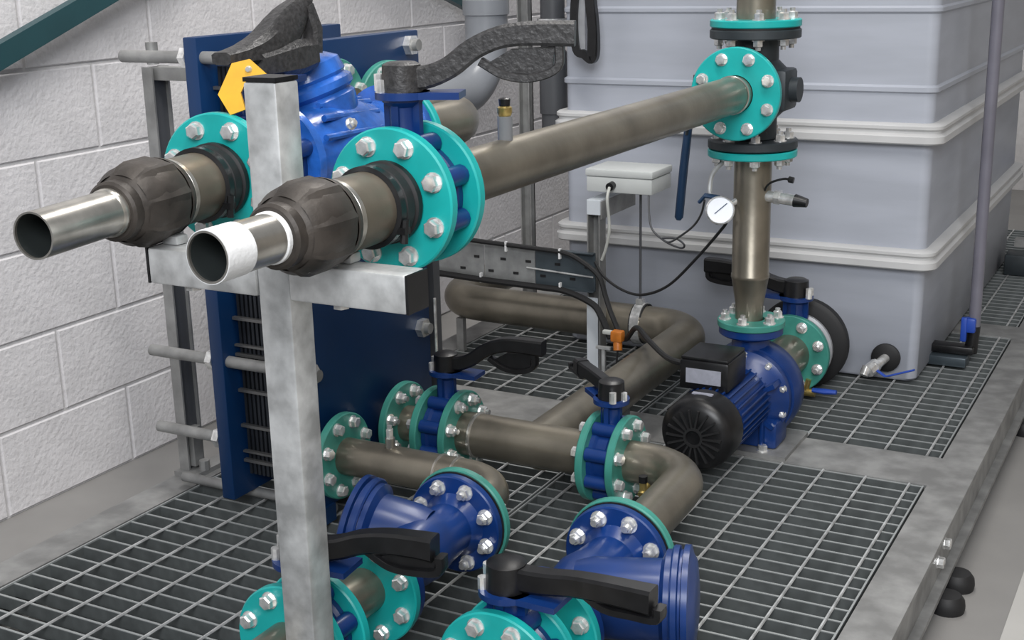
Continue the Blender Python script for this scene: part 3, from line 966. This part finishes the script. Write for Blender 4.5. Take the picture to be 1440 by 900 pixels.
# ------------------------------------------------------------------ three way valve and vertical pipes
tv = thing('three_way_valve', 'black three way valve body in front of the pale tank', 'valve', (VX, VY, VZ))
mb = MB()
mb.lathe([(0, -0.082), (0.05, -0.078), (0.078, -0.05), (0.088, 0), (0.078, 0.05), (0.05, 0.078), (0, 0.082)], frame((VX, VY, VZ), (0, 0, 1)), 32)
mb.cyl((VX, VY, VZ - 0.12), (VX, VY, VZ + 0.12), 0.058, 28)
mb.cyl((VX, VY - 0.115, VZ), (VX, VY, VZ), 0.058, 28)
mb.cyl((VX + 0.06, VY, VZ), (VX + 0.115, VY, VZ), 0.03, 18)
mb.box((VX + 0.075, VY, VZ), (0.04, 0.10, 0.10), bev=0.01)
part('body', mb, M['blackiron'], tv)
flange(tv, (VX, VY - 0.124, VZ), (0, 1, 0), 0.108, 0.05, 0.020, M['blackiron'], bolt=NUT)
flange(tv, (VX, VY, VZ + 0.122), (0, 0, -1), 0.110, 0.05, 0.022, M['blackiron'], bolt=NUT)
flange(tv, (VX, VY, VZ - 0.122), (0, 0, 1), 0.110, 0.05, 0.022, M['blackiron'], bolt=NUT)
mb = MB().cyl((VX - 0.05, VY, VZ), (VX - 0.155, VY, VZ - 0.005), 0.018, 14)
part('stem', mb, M['black'], tv)
lv = part('lever', MB().sweep([(VX - 0.150, VY, VZ + 0.03), (VX - 0.162, VY, VZ - 0.06), (VX - 0.170, VY - 0.002, VZ - 0.12)], [(0.014, 0.006)] * 3, 10), M['blackiron'], tv)
part('grip', MB().sweep([(VX - 0.168, VY, VZ - 0.09), (VX - 0.180, VY, VZ - 0.2), (VX - 0.192, VY, VZ - 0.335), (VX - 0.193, VY, VZ - 0.342)], [(0.013, 0.010), (0.014, 0.011), (0.0135, 0.011), (0.008, 0.006)], 12), M['bluegrip'], lv, 'long dark blue grip')

up = thing('riser_pipe', 'short stainless pipe with teal flange above the black valve', 'pipe', (VX, VY, 1.22))
part('tube', MB().sweep([(VX, VY, VZ + 0.15), (VX, VY, 1.75)], 0.047, 30), M['steel'], up)
flange(up, (VX, VY, VZ + 0.167), (0, 0, 1), 0.110, 0.046, 0.018, M['teal'], bolt=NUT)
gk = single('gasket', MB().ring((VX, VY, VZ + 0.1445), (0, 0, 1), 0.106, 0.05, 0.004), M['rubber'], 'black gasket on top of the black three way valve', 'gasket', (VX, VY, VZ + 0.145))
PX, PY = -1.015, 3.14
vp = thing('discharge_pipe', 'vertical stainless pipe tapering down from black valve to blue pump', 'pipe', (PX, PY, 0.47))
mb = MB()
mb.lathe([(0.047, VZ - 0.15), (0.047, 0.585), (0.0485, 0.583), (0.0485, 0.575), (0.047, 0.573), (0.036, 0.505), (0.035, 0.462)][::-1], Matrix.Translation((PX - 0.006, PY, 0)), 32)
part('tube', mb, M['steel'], vp)
flange(vp, (VX, VY, VZ - 0.165), (0, 0, -1), 0.110, 0.046, 0.018, M['teal'], bolt=NUT)
flange(vp, (PX, PY, 0.466), (0, 0, 1), 0.086, 0.034, 0.018, M['tealshade'], nb=6, bolt=NUT)

# pressure gauge, sensor, little pipe loop
pg = thing('pressure_gauge', 'round pressure gauge with white dial beside the vertical pipe', 'gauge', (-1.085, 3.06, 0.76))
gd = Vector((0.35, -0.85, 0.33)).normalized()
gc = Vector((-1.075, 3.055, 0.758))
part('case', MB().lathe([(0, -0.024), (0.028, -0.024), (0.034, -0.018), (0.036, 0.004), (0.033, 0.007), (0.031, 0.002)], frame(gc, gd), 30), M['zinc'], pg)
part('dial', MB().lathe([(0, 0.0025), (0.0315, 0.0025)], frame(gc, gd), 30), M['gauge'], pg, 'white dial')
fmg = frame(gc, gd)
part('needle', MB().box((0.004, 0.002, 0.004), (0.040, 0.0022, 0.001), fmg @ Matrix.Rotation(0.7, 4, 'Z')), M['bluegrip'], pg)
part('stem', MB().cyl(gc - gd * 0.02, (-1.05, 3.11, 0.775), 0.008, 10), M['zinc'], pg)
part('isolating_cock', MB().sweep([(-1.085, 3.08, 0.785), (-1.12, 3.07, 0.790), (-1.135, 3.07, 0.772)], [(0.012, 0.006), (0.014, 0.006), (0.010, 0.005)], 10), M['bluegrip'], pg, 'dark blue cock handle')
ps = thing('pressure_sensor', 'small silver sensor with black plug on the right of vertical pipe', 'sensor', (-0.975, 3.13, 0.785))
part('body', MB().cyl((-0.985, 3.13, 0.788), (-0.905, 3.125, 0.782), 0.0145, 16).cyl((-0.96, 3.13, 0.787), (-0.945, 3.13, 0.786), 0.019, 6), M['zinc'], ps)
part('plug', MB().cyl((-0.908, 3.125, 0.782), (-0.876, 3.123, 0.778), 0.0165, 14, 0.011), M['black'], ps)
part('lead', MB().sweep(spline([(-0.985, 3.12, 0.80), (-0.965, 3.10, 0.825), (-0.93, 3.10, 0.838), (-0.905, 3.10, 0.836)]), [0.003] * 20 + [0.008] * 5, 8), M['black'], ps)
lp = single('impulse_tube', MB().sweep(spline([(-1.058, 3.13, 0.88), (-1.085, 3.11, 0.872), (-1.112, 3.10, 0.84), (-1.115, 3.09, 0.80), (-1.105, 3.08, 0.785)]), 0.006, 8), M['galv'], 'thin grey curved tube left of vertical pipe, above the gauge', 'tube', (-1.09, 3.1, 0.83))

# ------------------------------------------------------------------ pump
PZ = 0.285
pu = thing('pump', 'blue pump with black motor fan cover, under the vertical pipe', 'pump', (-1.01, 3.05, G))
mb = MB()
fm = frame((-1.01, 2.80, PZ), (0, 1, 0))
mb.lathe([(0, 0), (0.074, 0), (0.078, 0.01), (0.078, 0.24), (0, 0.24)], fm, 40)
for k in range(32):
    a = 2 * PI * k / 32
    c, s = math.cos(a), math.sin(a)
    mm = fm @ Matrix.Rotation(a, 4, 'Z')
    mb.box((0.081, 0, 0.125), (0.014, 0.004, 0.21), mm)
part('motor', mb, M['blue'], pu)
mb = MB()
mb.lathe([(0, 0.006), (0.03, 0.004), (0.066, 0.006), (0.084, 0.018), (0.090, 0.030), (0.090, 0.095), (0.087, 0.098), (0.080, 0.098)], frame((-1.01, 2.715, PZ), (0, 1, 0)), 40)
fc = part('fan_cover', mb, M['black'], pu, 'black fan cover')
mb = MB()
for k in range(18):
    a = 2 * PI * k / 18
    mb.box((0.045, 0, 0.0), (0.045, 0.0045, 0.008), frame((-1.01, 2.717, PZ), (0, -1, 0)) @ Matrix.Rotation(a, 4, 'Z'))
mb.ring((-1.01, 2.718, PZ), (0, -1, 0), 0.024, 0.018, 0.006, 24)
part('grille', mb, M['rubber'], fc)
part('cover_label', MB().box((-1.01, 2.775, PZ + 0.0895), (0.05, 0.012, 0.003), None), M['label'], fc)
mb = MB().box((-1.03, 2.90, PZ + 0.113), (0.125, 0.135, 0.075), bev=0.008)
mb.box((-1.03, 2.90, PZ + 0.153), (0.118, 0.128, 0.008), bev=0.003)
tb = part('terminal_box', mb, M['black'], pu, 'black terminal box')
part('nameplate', MB().box((-1.03, 2.8315, PZ + 0.112), (0.088, 0.002, 0.036)), M['label'], tb, 'silver nameplate')
# adaptor, volute
mb = MB()
mb.lathe([(0.06, 0), (0.085, 0.01), (0.105, 0.04), (0.120, 0.05), (0.120, 0.072), (0.1, 0.074)], frame((-1.01, 3.03, PZ - 0.01), (0, 1, 0)), 40)
for k in range(6):
    a = 2 * PI * (k + 0.5) / 6
    mb.box((0.094, 0, 0.02), (0.035, 0.012, 0.06), frame((-1.01, 3.03, PZ - 0.01), (0, 1, 0)) @ Matrix.Rotation(a, 4, 'Z'))
ad = part('adaptor', mb, M['blue'], pu)
fmv = frame((-1.01, 3.03, PZ - 0.01), (0, -1, 0))
for k in range(10):
    a = 2 * PI * (k + 0.5) / 10
    inst('bolt', SBOLT, ad, Matrix.Translation((-1.01 + 0.108 * math.cos(a), 3.079, PZ - 0.01 + 0.108 * math.sin(a))) @ Matrix.Rotation(PI / 2, 4, 'X'))
mb = MB()
mb.lathe([(0.1, 0), (0.125, 0.004), (0.132, 0.03), (0.130, 0.075), (0.112, 0.10), (0.06, 0.115), (0.052, 0.14)], frame((-1.01, 3.102, PZ - 0.01), (0, 1, 0)), 44)
mb.lathe([(0.05, 0.0), (0.048, 0.09), (0.075, 0.10), (0.082, 0.105), (0.082, 0.122), (0.03, 0.122)], Matrix.Translation((PX, PY + 0.0, 0.325)), 32)
mb.box((-1.01, 3.075, G + 0.045), (0.21, 0.095, 0.07), bev=0.01)
part('volute', mb, M['blue'], pu)
part('foot_plate', MB().box((-1.0, 3.09, G + 0.005), (0.26, 0.20, 0.010)), M['galvdull'], pu)
for x in (-1.07, -0.935):
    inst('bolt', BOLT, pu, Matrix.Translation((x, 3.012, G + 0.010)))
for k in range(3):
    mb = MB().box((-1.01 + (k - 1) * 0.07, 3.035, PZ - 0.05), (0.010, 0.05, 0.12), bev=0.003)
    part('web', mb, M['blue'], pu)

# suction line to the tank
su = thing('suction_spool', 'short spool with large teal flange on the pump suction', 'pipe', (-1.0, 3.4, PZ))
part('tube', MB().sweep([(-1.01, 3.235, PZ - 0.01), (-1.01, 3.50, PZ - 0.01)], 0.058, 28), M['steel'], su)
flange(su, (-1.01, 3.475, PZ - 0.01), (0, -1, 0), 0.112, 0.056, 0.020, M['tealshade'], bolt=NUT)
flange(su, (-1.01, 3.26, PZ - 0.01), (0, 1, 0), 0.08, 0.056, 0.016, M['blue'], bolt=None)
vb = butterfly('grey wafer valve with black lever between pump suction and tank', (-1.01, 3.525, PZ - 0.01), 0.0, PI - 0.12, t=0.05, R=0.122, neck=0.150, s=1.2, rise=0.025, bore=0.05, material=M['greyiron'], length=0.235, lugs=False)
for ch in vb.children:
    if ch.name.startswith(('neck', 'top_plate')):
        ch.data.materials[0] = M['blue']
tf = thing('tank_flange', 'thick black rubber flange where the suction joins the tank', 'flange', (-1.01, 3.65, PZ - 0.01))
part('ring', MB().lathe([(0.05, 0), (0.122, 0), (0.134, 0.008), (0.134, 0.034), (0.122, 0.042), (0.05, 0.042)], frame((-1.01, 3.585, PZ - 0.01), (0, 1, 0)), 48), M['rubber'], tf)
part('spigot', MB().cyl((-1.01, 3.60, PZ - 0.01), (-1.01, 3.735, PZ - 0.01), 0.085, 32), M['rubber'], tf)
dv = thing('drain_valve', 'small brass drain valve with blue handle under the suction flange', 'valve', (-0.95, 3.47, 0.17))
part('body', MB().cyl((-0.975, 3.47, 0.172), (-0.93, 3.47, 0.172), 0.011, 12).cyl((-0.958, 3.47, 0.172), (-0.95, 3.47, 0.21), 0.008, 10), M['brass'], dv)
part('handle', MB().sweep([(-0.935, 3.46, 0.184), (-0.90, 3.46, 0.184), (-0.868, 3.46, 0.186)], [(0.010, 0.006), (0.012, 0.008), (0.009, 0.006)], 10), M['bluebright'], dv, 'bright blue handle')

# ------------------------------------------------------------------ junction box post, tray, cables
bp_ = thing('bracket_post', 'pale channel post with bent arm carrying the junction box', 'post', (-1.585, 3.425, G))
mb = MB()
mb.box((-1.603, 3.428, 0.41), (0.004, 0.042, 0.53))
mb.box((-1.566, 3.428, 0.41), (0.004, 0.042, 0.53))
mb.box((-1.585, 3.447, 0.41), (0.041, 0.004, 0.53))
part('channel', mb, M['galvdull'], bp_)
part('front_strip', MB().box((-1.588, 3.405, 0.275), (0.036, 0.003, 0.245)), M['whitemetal'], bp_, 'pale front strip')
mb = MB()
mb.box((-1.582, 3.405, 0.668), (0.042, 0.004, 0.042))
mb.box((-1.582, 3.53, 0.688), (0.044, 0.25, 0.004))
part('arm', mb, M['whitemetal'], bp_)
part('arm_side', MB().box((-1.560, 3.532, 0.660), (0.003, 0.25, 0.052)), M['galvdull'], bp_)
part('base_plate', MB().box((-1.585, 3.428, G + 0.005), (0.09, 0.09, 0.010)), M['galvdull'], bp_)
jb = thing('junction_box', 'pale grey junction box with black gland on the bent bracket', 'box', (-1.50, 3.5, 0.715))
jm = Matrix.Translation((-1.512, 3.50, 0.745)) @ Matrix.Rotation(0.0, 4, 'Z')
part('base', MB().box((0, 0, -0.012), (0.205, 0.150, 0.045), jm, bev=0.004), M['box'], jb)
part('lid', MB().box((0, 0, 0.022), (0.211, 0.156, 0.022), jm, bev=0.005), M['box'], jb)
part('gland', MB().cyl((-1.532, 3.426, 0.733), (-1.532, 3.405, 0.731), 0.012, 14), M['black'], jb, 'black cable gland')
wc = single('white_cable', MB().sweep(spline([(-1.532, 3.405, 0.730), (-1.530, 3.385, 0.70), (-1.527, 3.39, 0.64), (-1.527, 3.39, 0.60), (-1.54, 3.395, 0.55), (-1.555, 3.40, 0.515)]), 0.0045, 8), M['whitecable'], 'white cable looping down from the junction box gland', 'cable', (-1.53, 3.39, 0.62))

ct = thing('cable_tray', 'dull metal cable tray on edge between exchanger and pale post', 'tray', (-1.8, 3.40, 0.47))
TY = 3.40
SLOT = MB().box((0, 0, 0), (0.018, 0.002, 0.008)).mesh('slot')
SLOT.materials.append(M['black'])
panes = ((-2.15, -1.95, 'tray'), (-1.947, -1.775, 'tray'), (-1.772, -1.575, 'traydark'))
for x0, x1, m_ in panes:
    mb = MB().box(((x0 + x1) / 2, TY, 0.477), (x1 - x0, 0.003, 0.112))
    mb.box(((x0 + x1) / 2, TY - 0.010, 0.420), (x1 - x0, 0.020, 0.003))
    mb.box(((x0 + x1) / 2, TY - 0.010, 0.534), (x1 - x0, 0.020, 0.003))
    p_ = part('panel', mb, M[m_], ct)
    for k in range(4):
        xx = x0 + (k + 0.5) * (x1 - x0) / 4
        inst('slot', SLOT, p_, Matrix.Translation((xx, TY - 0.0022, 0.47 + 0.02 * ((k % 2) * 2 - 1))))
part('mid_wire', MB().cyl((-1.80, TY - 0.006, 0.472), (-1.58, TY - 0.006, 0.462), 0.003, 8), M['galv'], ct)
for x, z in ((-1.86, 0.535), (-1.68, 0.528), (-1.68, 0.425), (-1.95, 0.43)):
    part('tie', MB().box((x, TY - 0.022, z), (0.006, 0.010, 0.030)), M['tape'], ct, 'white cable tie')
c1 = single('power_cable', MB().sweep(spline([(-2.15, TY - 0.02, 0.551), (-1.95, TY - 0.02, 0.543), (-1.75, TY - 0.02, 0.536), (-1.66, TY - 0.022, 0.531), (-1.60, TY - 0.03, 0.510), (-1.545, TY - 0.04, 0.475), (-1.52, TY - 0.05, 0.42), (-1.49, TY - 0.07, 0.37), (-1.44, TY - 0.10, 0.315), (-1.36, 3.2, 0.385), (-1.26, 3.05, 0.40), (-1.16, 2.93, 0.40), (-1.092, 2.90, 0.40)]), 0.0075, 8), M['rubber'], 'thick black cable along tray top, dropping to the pump terminal box', 'cable', (-1.6, 3.38, 0.52))
c2 = single('black_conduit', MB().sweep(spline([(-2.16, TY - 0.02, 0.432), (-1.95, TY - 0.022, 0.424), (-1.75, TY - 0.022, 0.420), (-1.66, TY - 0.024, 0.416), (-1.57, TY - 0.035, 0.39), (-1.535, TY - 0.045, 0.355), (-1.50, 3.34, 0.30)]), 0.010, 8), M['rubber'], 'black conduit along the bottom edge of the cable tray', 'cable', (-1.8, 3.38, 0.42))
c3 = single('gauge_cable', MB().sweep(spline([(-1.57, 3.385, 0.512), (-1.535, 3.37, 0.475), (-1.46, 3.33, 0.452), (-1.38, 3.29, 0.455), (-1.28, 3.23, 0.505), (-1.18, 3.17, 0.60), (-1.09, 3.12, 0.70), (-1.07, 3.09, 0.725)]), 0.004, 8), M['rubber'], 'thin black cable sagging from cable tray up to the gauge', 'cable', (-1.4, 3.3, 0.46))
coil = [(-1.425, 3.44, 0.735), (-1.415, 3.42, 0.66), (-1.40, 3.41, 0.615), (-1.35, 3.39, 0.588), (-1.30, 3.375, 0.578), (-1.285, 3.36, 0.592), (-1.31, 3.36, 0.607), (-1.355, 3.37, 0.602), (-1.33, 3.36, 0.595), (-1.28, 3.32, 0.625), (-1.22, 3.26, 0.67), (-1.17, 3.18, 0.72), (-1.125, 3.08, 0.775)]
c4 = single('coiled_lead', MB().sweep(spline(coil), 0.003, 8), M['darkpvc'], 'thin grey lead with small loop between the junction box and gauge', 'cable', (-1.35, 3.38, 0.6))
of = thing('orange_fitting', 'small orange plastic fitting on pipe clamp beside the pale post', 'fitting', (-1.44, 3.28, 0.31))
part('body', MB().box((-1.447, 3.27, 0.332), (0.035, 0.03, 0.032), bev=0.005).cyl((-1.447, 3.27, 0.318), (-1.443, 3.262, 0.292), 0.013, 10), M['orange'], of)
part('lug', MB().box((-1.477, 3.27, 0.340), (0.03, 0.015, 0.012), bev=0.003), M['whitecable'], of)
part('drop_rod', MB().cyl((-1.447, 3.27, 0.292), (-1.455, 3.26, G), 0.003, 8), M['rubber'], of)
tpo = thing('tee_stand', 'thin pale T shaped stand beside the pale channel post', 'stand', (-1.505, 3.3, G))
part('stem', MB().box((-1.505, 3.30, 0.215), (0.010, 0.006, 0.13)).box((-1.505, 3.30, G + 0.003), (0.05, 0.03, 0.006)), M['galv'], tpo)
part('top_bar', MB().box((-1.505, 3.30, 0.282), (0.045, 0.010, 0.008)), M['galv'], tpo)

# ------------------------------------------------------------------ pipes at the wall side
gp = thing('grey_waste_pipe', 'fat grey plastic pipe with large elbow, at the block wall', 'pipe', (-2.42, 4.3, 1.0))
path = bend_path([(-2.40, 4.25, 2.4), (-2.40, 4.25, 0.905), (-2.44, 3.0, 0.89)], 0.21, 14)
part('tube', MB().sweep(path, 0.078, 36), M['pvc'], gp)
part('socket', MB().lathe([(0.078, 0), (0.085, 0.003), (0.085, 0.055), (0.078, 0.06)], frame((-2.40, 4.25, 1.17), (0, 0, 1)), 36), M['pvc'], gp)
part('wall_clip', MB().lathe([(0.078, -0.015), (0.084, -0.015), (0.084, 0.015), (0.078, 0.015)], frame((-2.40, 4.25, 1.55), (0, 0, 1)), 30).box((-2.56, 4.25, 1.55), (0.17, 0.03, 0.03)), M['galvdull'], gp)
ss = thing('channel_strut', 'dark vertical steel strut standing left of the tank', 'strut', (-2.05, 3.9, 0))
mb = MB()
mb.box((-2.052, 3.90, 1.0), (0.040, 0.006, 2.0))
mb.box((-2.034, 3.888, 1.0), (0.004, 0.03, 2.0))
mb.box((-2.070, 3.888, 1.0), (0.004, 0.03, 2.0))
part('channel', mb, M['galvdull'], ss)
part('foot', MB().box((-2.052, 3.9, 0.006 + G), (0.08, 0.08, 0.008)), M['galvdull'], ss)
dp = thing('dark_drop_pipe', 'dark grey pipe with black coupling, going down at the tank corner', 'pipe', (-1.955, 3.9, 0.7))
part('tube', MB().sweep([(-1.955, 3.90, 2.1), (-1.955, 3.90, 0.74)], 0.040, 24), M['darkpvc'], dp)
part('union', MB().lathe([(0.040, 0), (0.046, 0.002), (0.046, 0.20), (0.042, 0.205)], frame((-1.955, 3.90, 0.87), (0, 0, 1)), 24), M['darkpvc'], dp)
cp = part('coupling', MB().lathe([(0.04, 0), (0.049, 0.002), (0.049, 0.065), (0.04, 0.067)], frame((-1.955, 3.90, 1.10), (0, 0, 1)), 24), M['rubber'], dp, 'black coupling')
part('band', MB().lathe([(0.049, 0.0), (0.0505, 0.0), (0.0505, 0.010), (0.049, 0.010)], frame((-1.955, 3.90, 1.168), (0, 0, 1)), 24).lathe([(0.049, 0.0), (0.0505, 0.0), (0.0505, 0.006), (0.049, 0.006)], frame((-1.955, 3.90, 1.094), (0, 0, 1)), 24).box((-1.935, 3.853, 1.13), (0.008, 0.008, 0.07)), M['zinc'], cp)
hv = thing('hanging_valve', 'black loop handled lever hanging at the top, before the tank', 'valve', (-1.73, 3.64, 1.3))
mb = MB().sweep(bend_path([(-1.955, 3.865, 1.42), (-1.955, 3.64, 1.42), (-1.69, 3.64, 1.42)], 0.06), 0.028, 18).cyl((-1.705, 3.64, 1.34), (-1.705, 3.64, 1.44), 0.022, 14)
part('body', mb, M['blackiron'], hv)
mb = MB()
loop = spline([(-1.723, 3.64, 1.36), (-1.743, 3.64, 1.27), (-1.750, 3.64, 1.18), (-1.743, 3.64, 1.10), (-1.718, 3.64, 1.085), (-1.693, 3.64, 1.07), (-1.683, 3.64, 1.10), (-1.686, 3.64, 1.18), (-1.698, 3.64, 1.28), (-1.708, 3.64, 1.36)], 5)
mb.sweep(loop, [(0.010, 0.012)] * 46, 8, sec=[(-1, -1), (1, -1), (1, 1), (-1, 1)])
mb.sweep([(-1.690, 3.64, 1.08), (-1.688, 3.64, 1.16), (-1.700, 3.64, 1.28), (-1.713, 3.65, 1.36)], [(0.013, 0.014)] * 4, sec=[(-1, -1), (1, -1), (1, 1), (-1, 1)])
lvh = part('lever', mb, M['black'], hv)
part('inner_plate', MB().sweep([(-1.728, 3.642, 1.10), (-1.733, 3.642, 1.18), (-1.723, 3.642, 1.30)], [(0.012, 0.003), (0.016, 0.003), (0.012, 0.003)], sec=[(-1, -1), (1, -1), (1, 1), (-1, 1)], up=(0, 1, 0)), M['greyiron'], lvh)

# ------------------------------------------------------------------ conduit at right of the tank, gear beyond
cd = thing('level_pipe', 'thin purple grey vertical pipe with blue valve, right of the tank', 'pipe', (-0.597, 4.0, G))
part('tube', MB().cyl((-0.597, 4.0, 0.26), (-0.597, 4.0, 2.0), 0.0175, 18), M['conduit'], cd)
part('lower_tube', MB().cyl((-0.602, 4.0, 0.185), (-0.597, 4.0, 0.27), 0.019, 14), M['black'], cd)
part('valve', MB().box((-0.607, 3.985, 0.275), (0.036, 0.03, 0.045), bev=0.006).box((-0.622, 3.975, 0.262), (0.018, 0.018, 0.075), bev=0.004), M['bluebright'], cd, 'bright blue valve')
part('elbow_block', MB().box((-0.652, 3.985, 0.198), (0.125, 0.05, 0.024), bev=0.005), M['black'], cd, 'black outlet block')
part('floor_block', MB().box((-0.662, 3.975, 0.166), (0.115, 0.075, 0.030), bev=0.004), M['traydark'], cd)
fb = thing('rear_bracket', 'dark bracket block lying at the far end of the tank', 'block', (-0.63, 5.2, G))
part('block', MB().box((-0.62, 5.25, G + 0.04), (0.13, 0.10, 0.08), bev=0.006), M['blackiron'], fb)
part('bar', MB().box((-0.60, 5.36, G + 0.10), (0.14, 0.06, 0.03)), M['galvdull'], fb)
rg = thing('rear_equipment', 'dark pipework unit behind the tank at the right edge', 'machine', (-0.5, 6.6, 0))
part('stand', MB().box((-0.45, 6.5, 0.24), (0.6, 0.3, 0.18)).box((-0.7, 6.5, 0.35), (0.05, 0.3, 0.7)), M['galvdull'], rg)
part('pipe', MB().cyl((-0.75, 6.4, 0.62), (-0.2, 6.4, 0.62), 0.06, 18), M['blackiron'], rg)
part('motor', MB().cyl((-0.62, 6.3, 0.42), (-0.25, 6.3, 0.42), 0.08, 18), M['blue'], rg)
part('small_pipe', MB().sweep(spline([(-0.70, 5.9, 0.50), (-0.62, 5.88, 0.55), (-0.5, 5.9, 0.56)]), 0.02, 12).cyl((-0.70, 5.9, 0.50), (-0.72, 6.35, 0.44), 0.02, 12), M['box'], rg, 'pale small pipe')
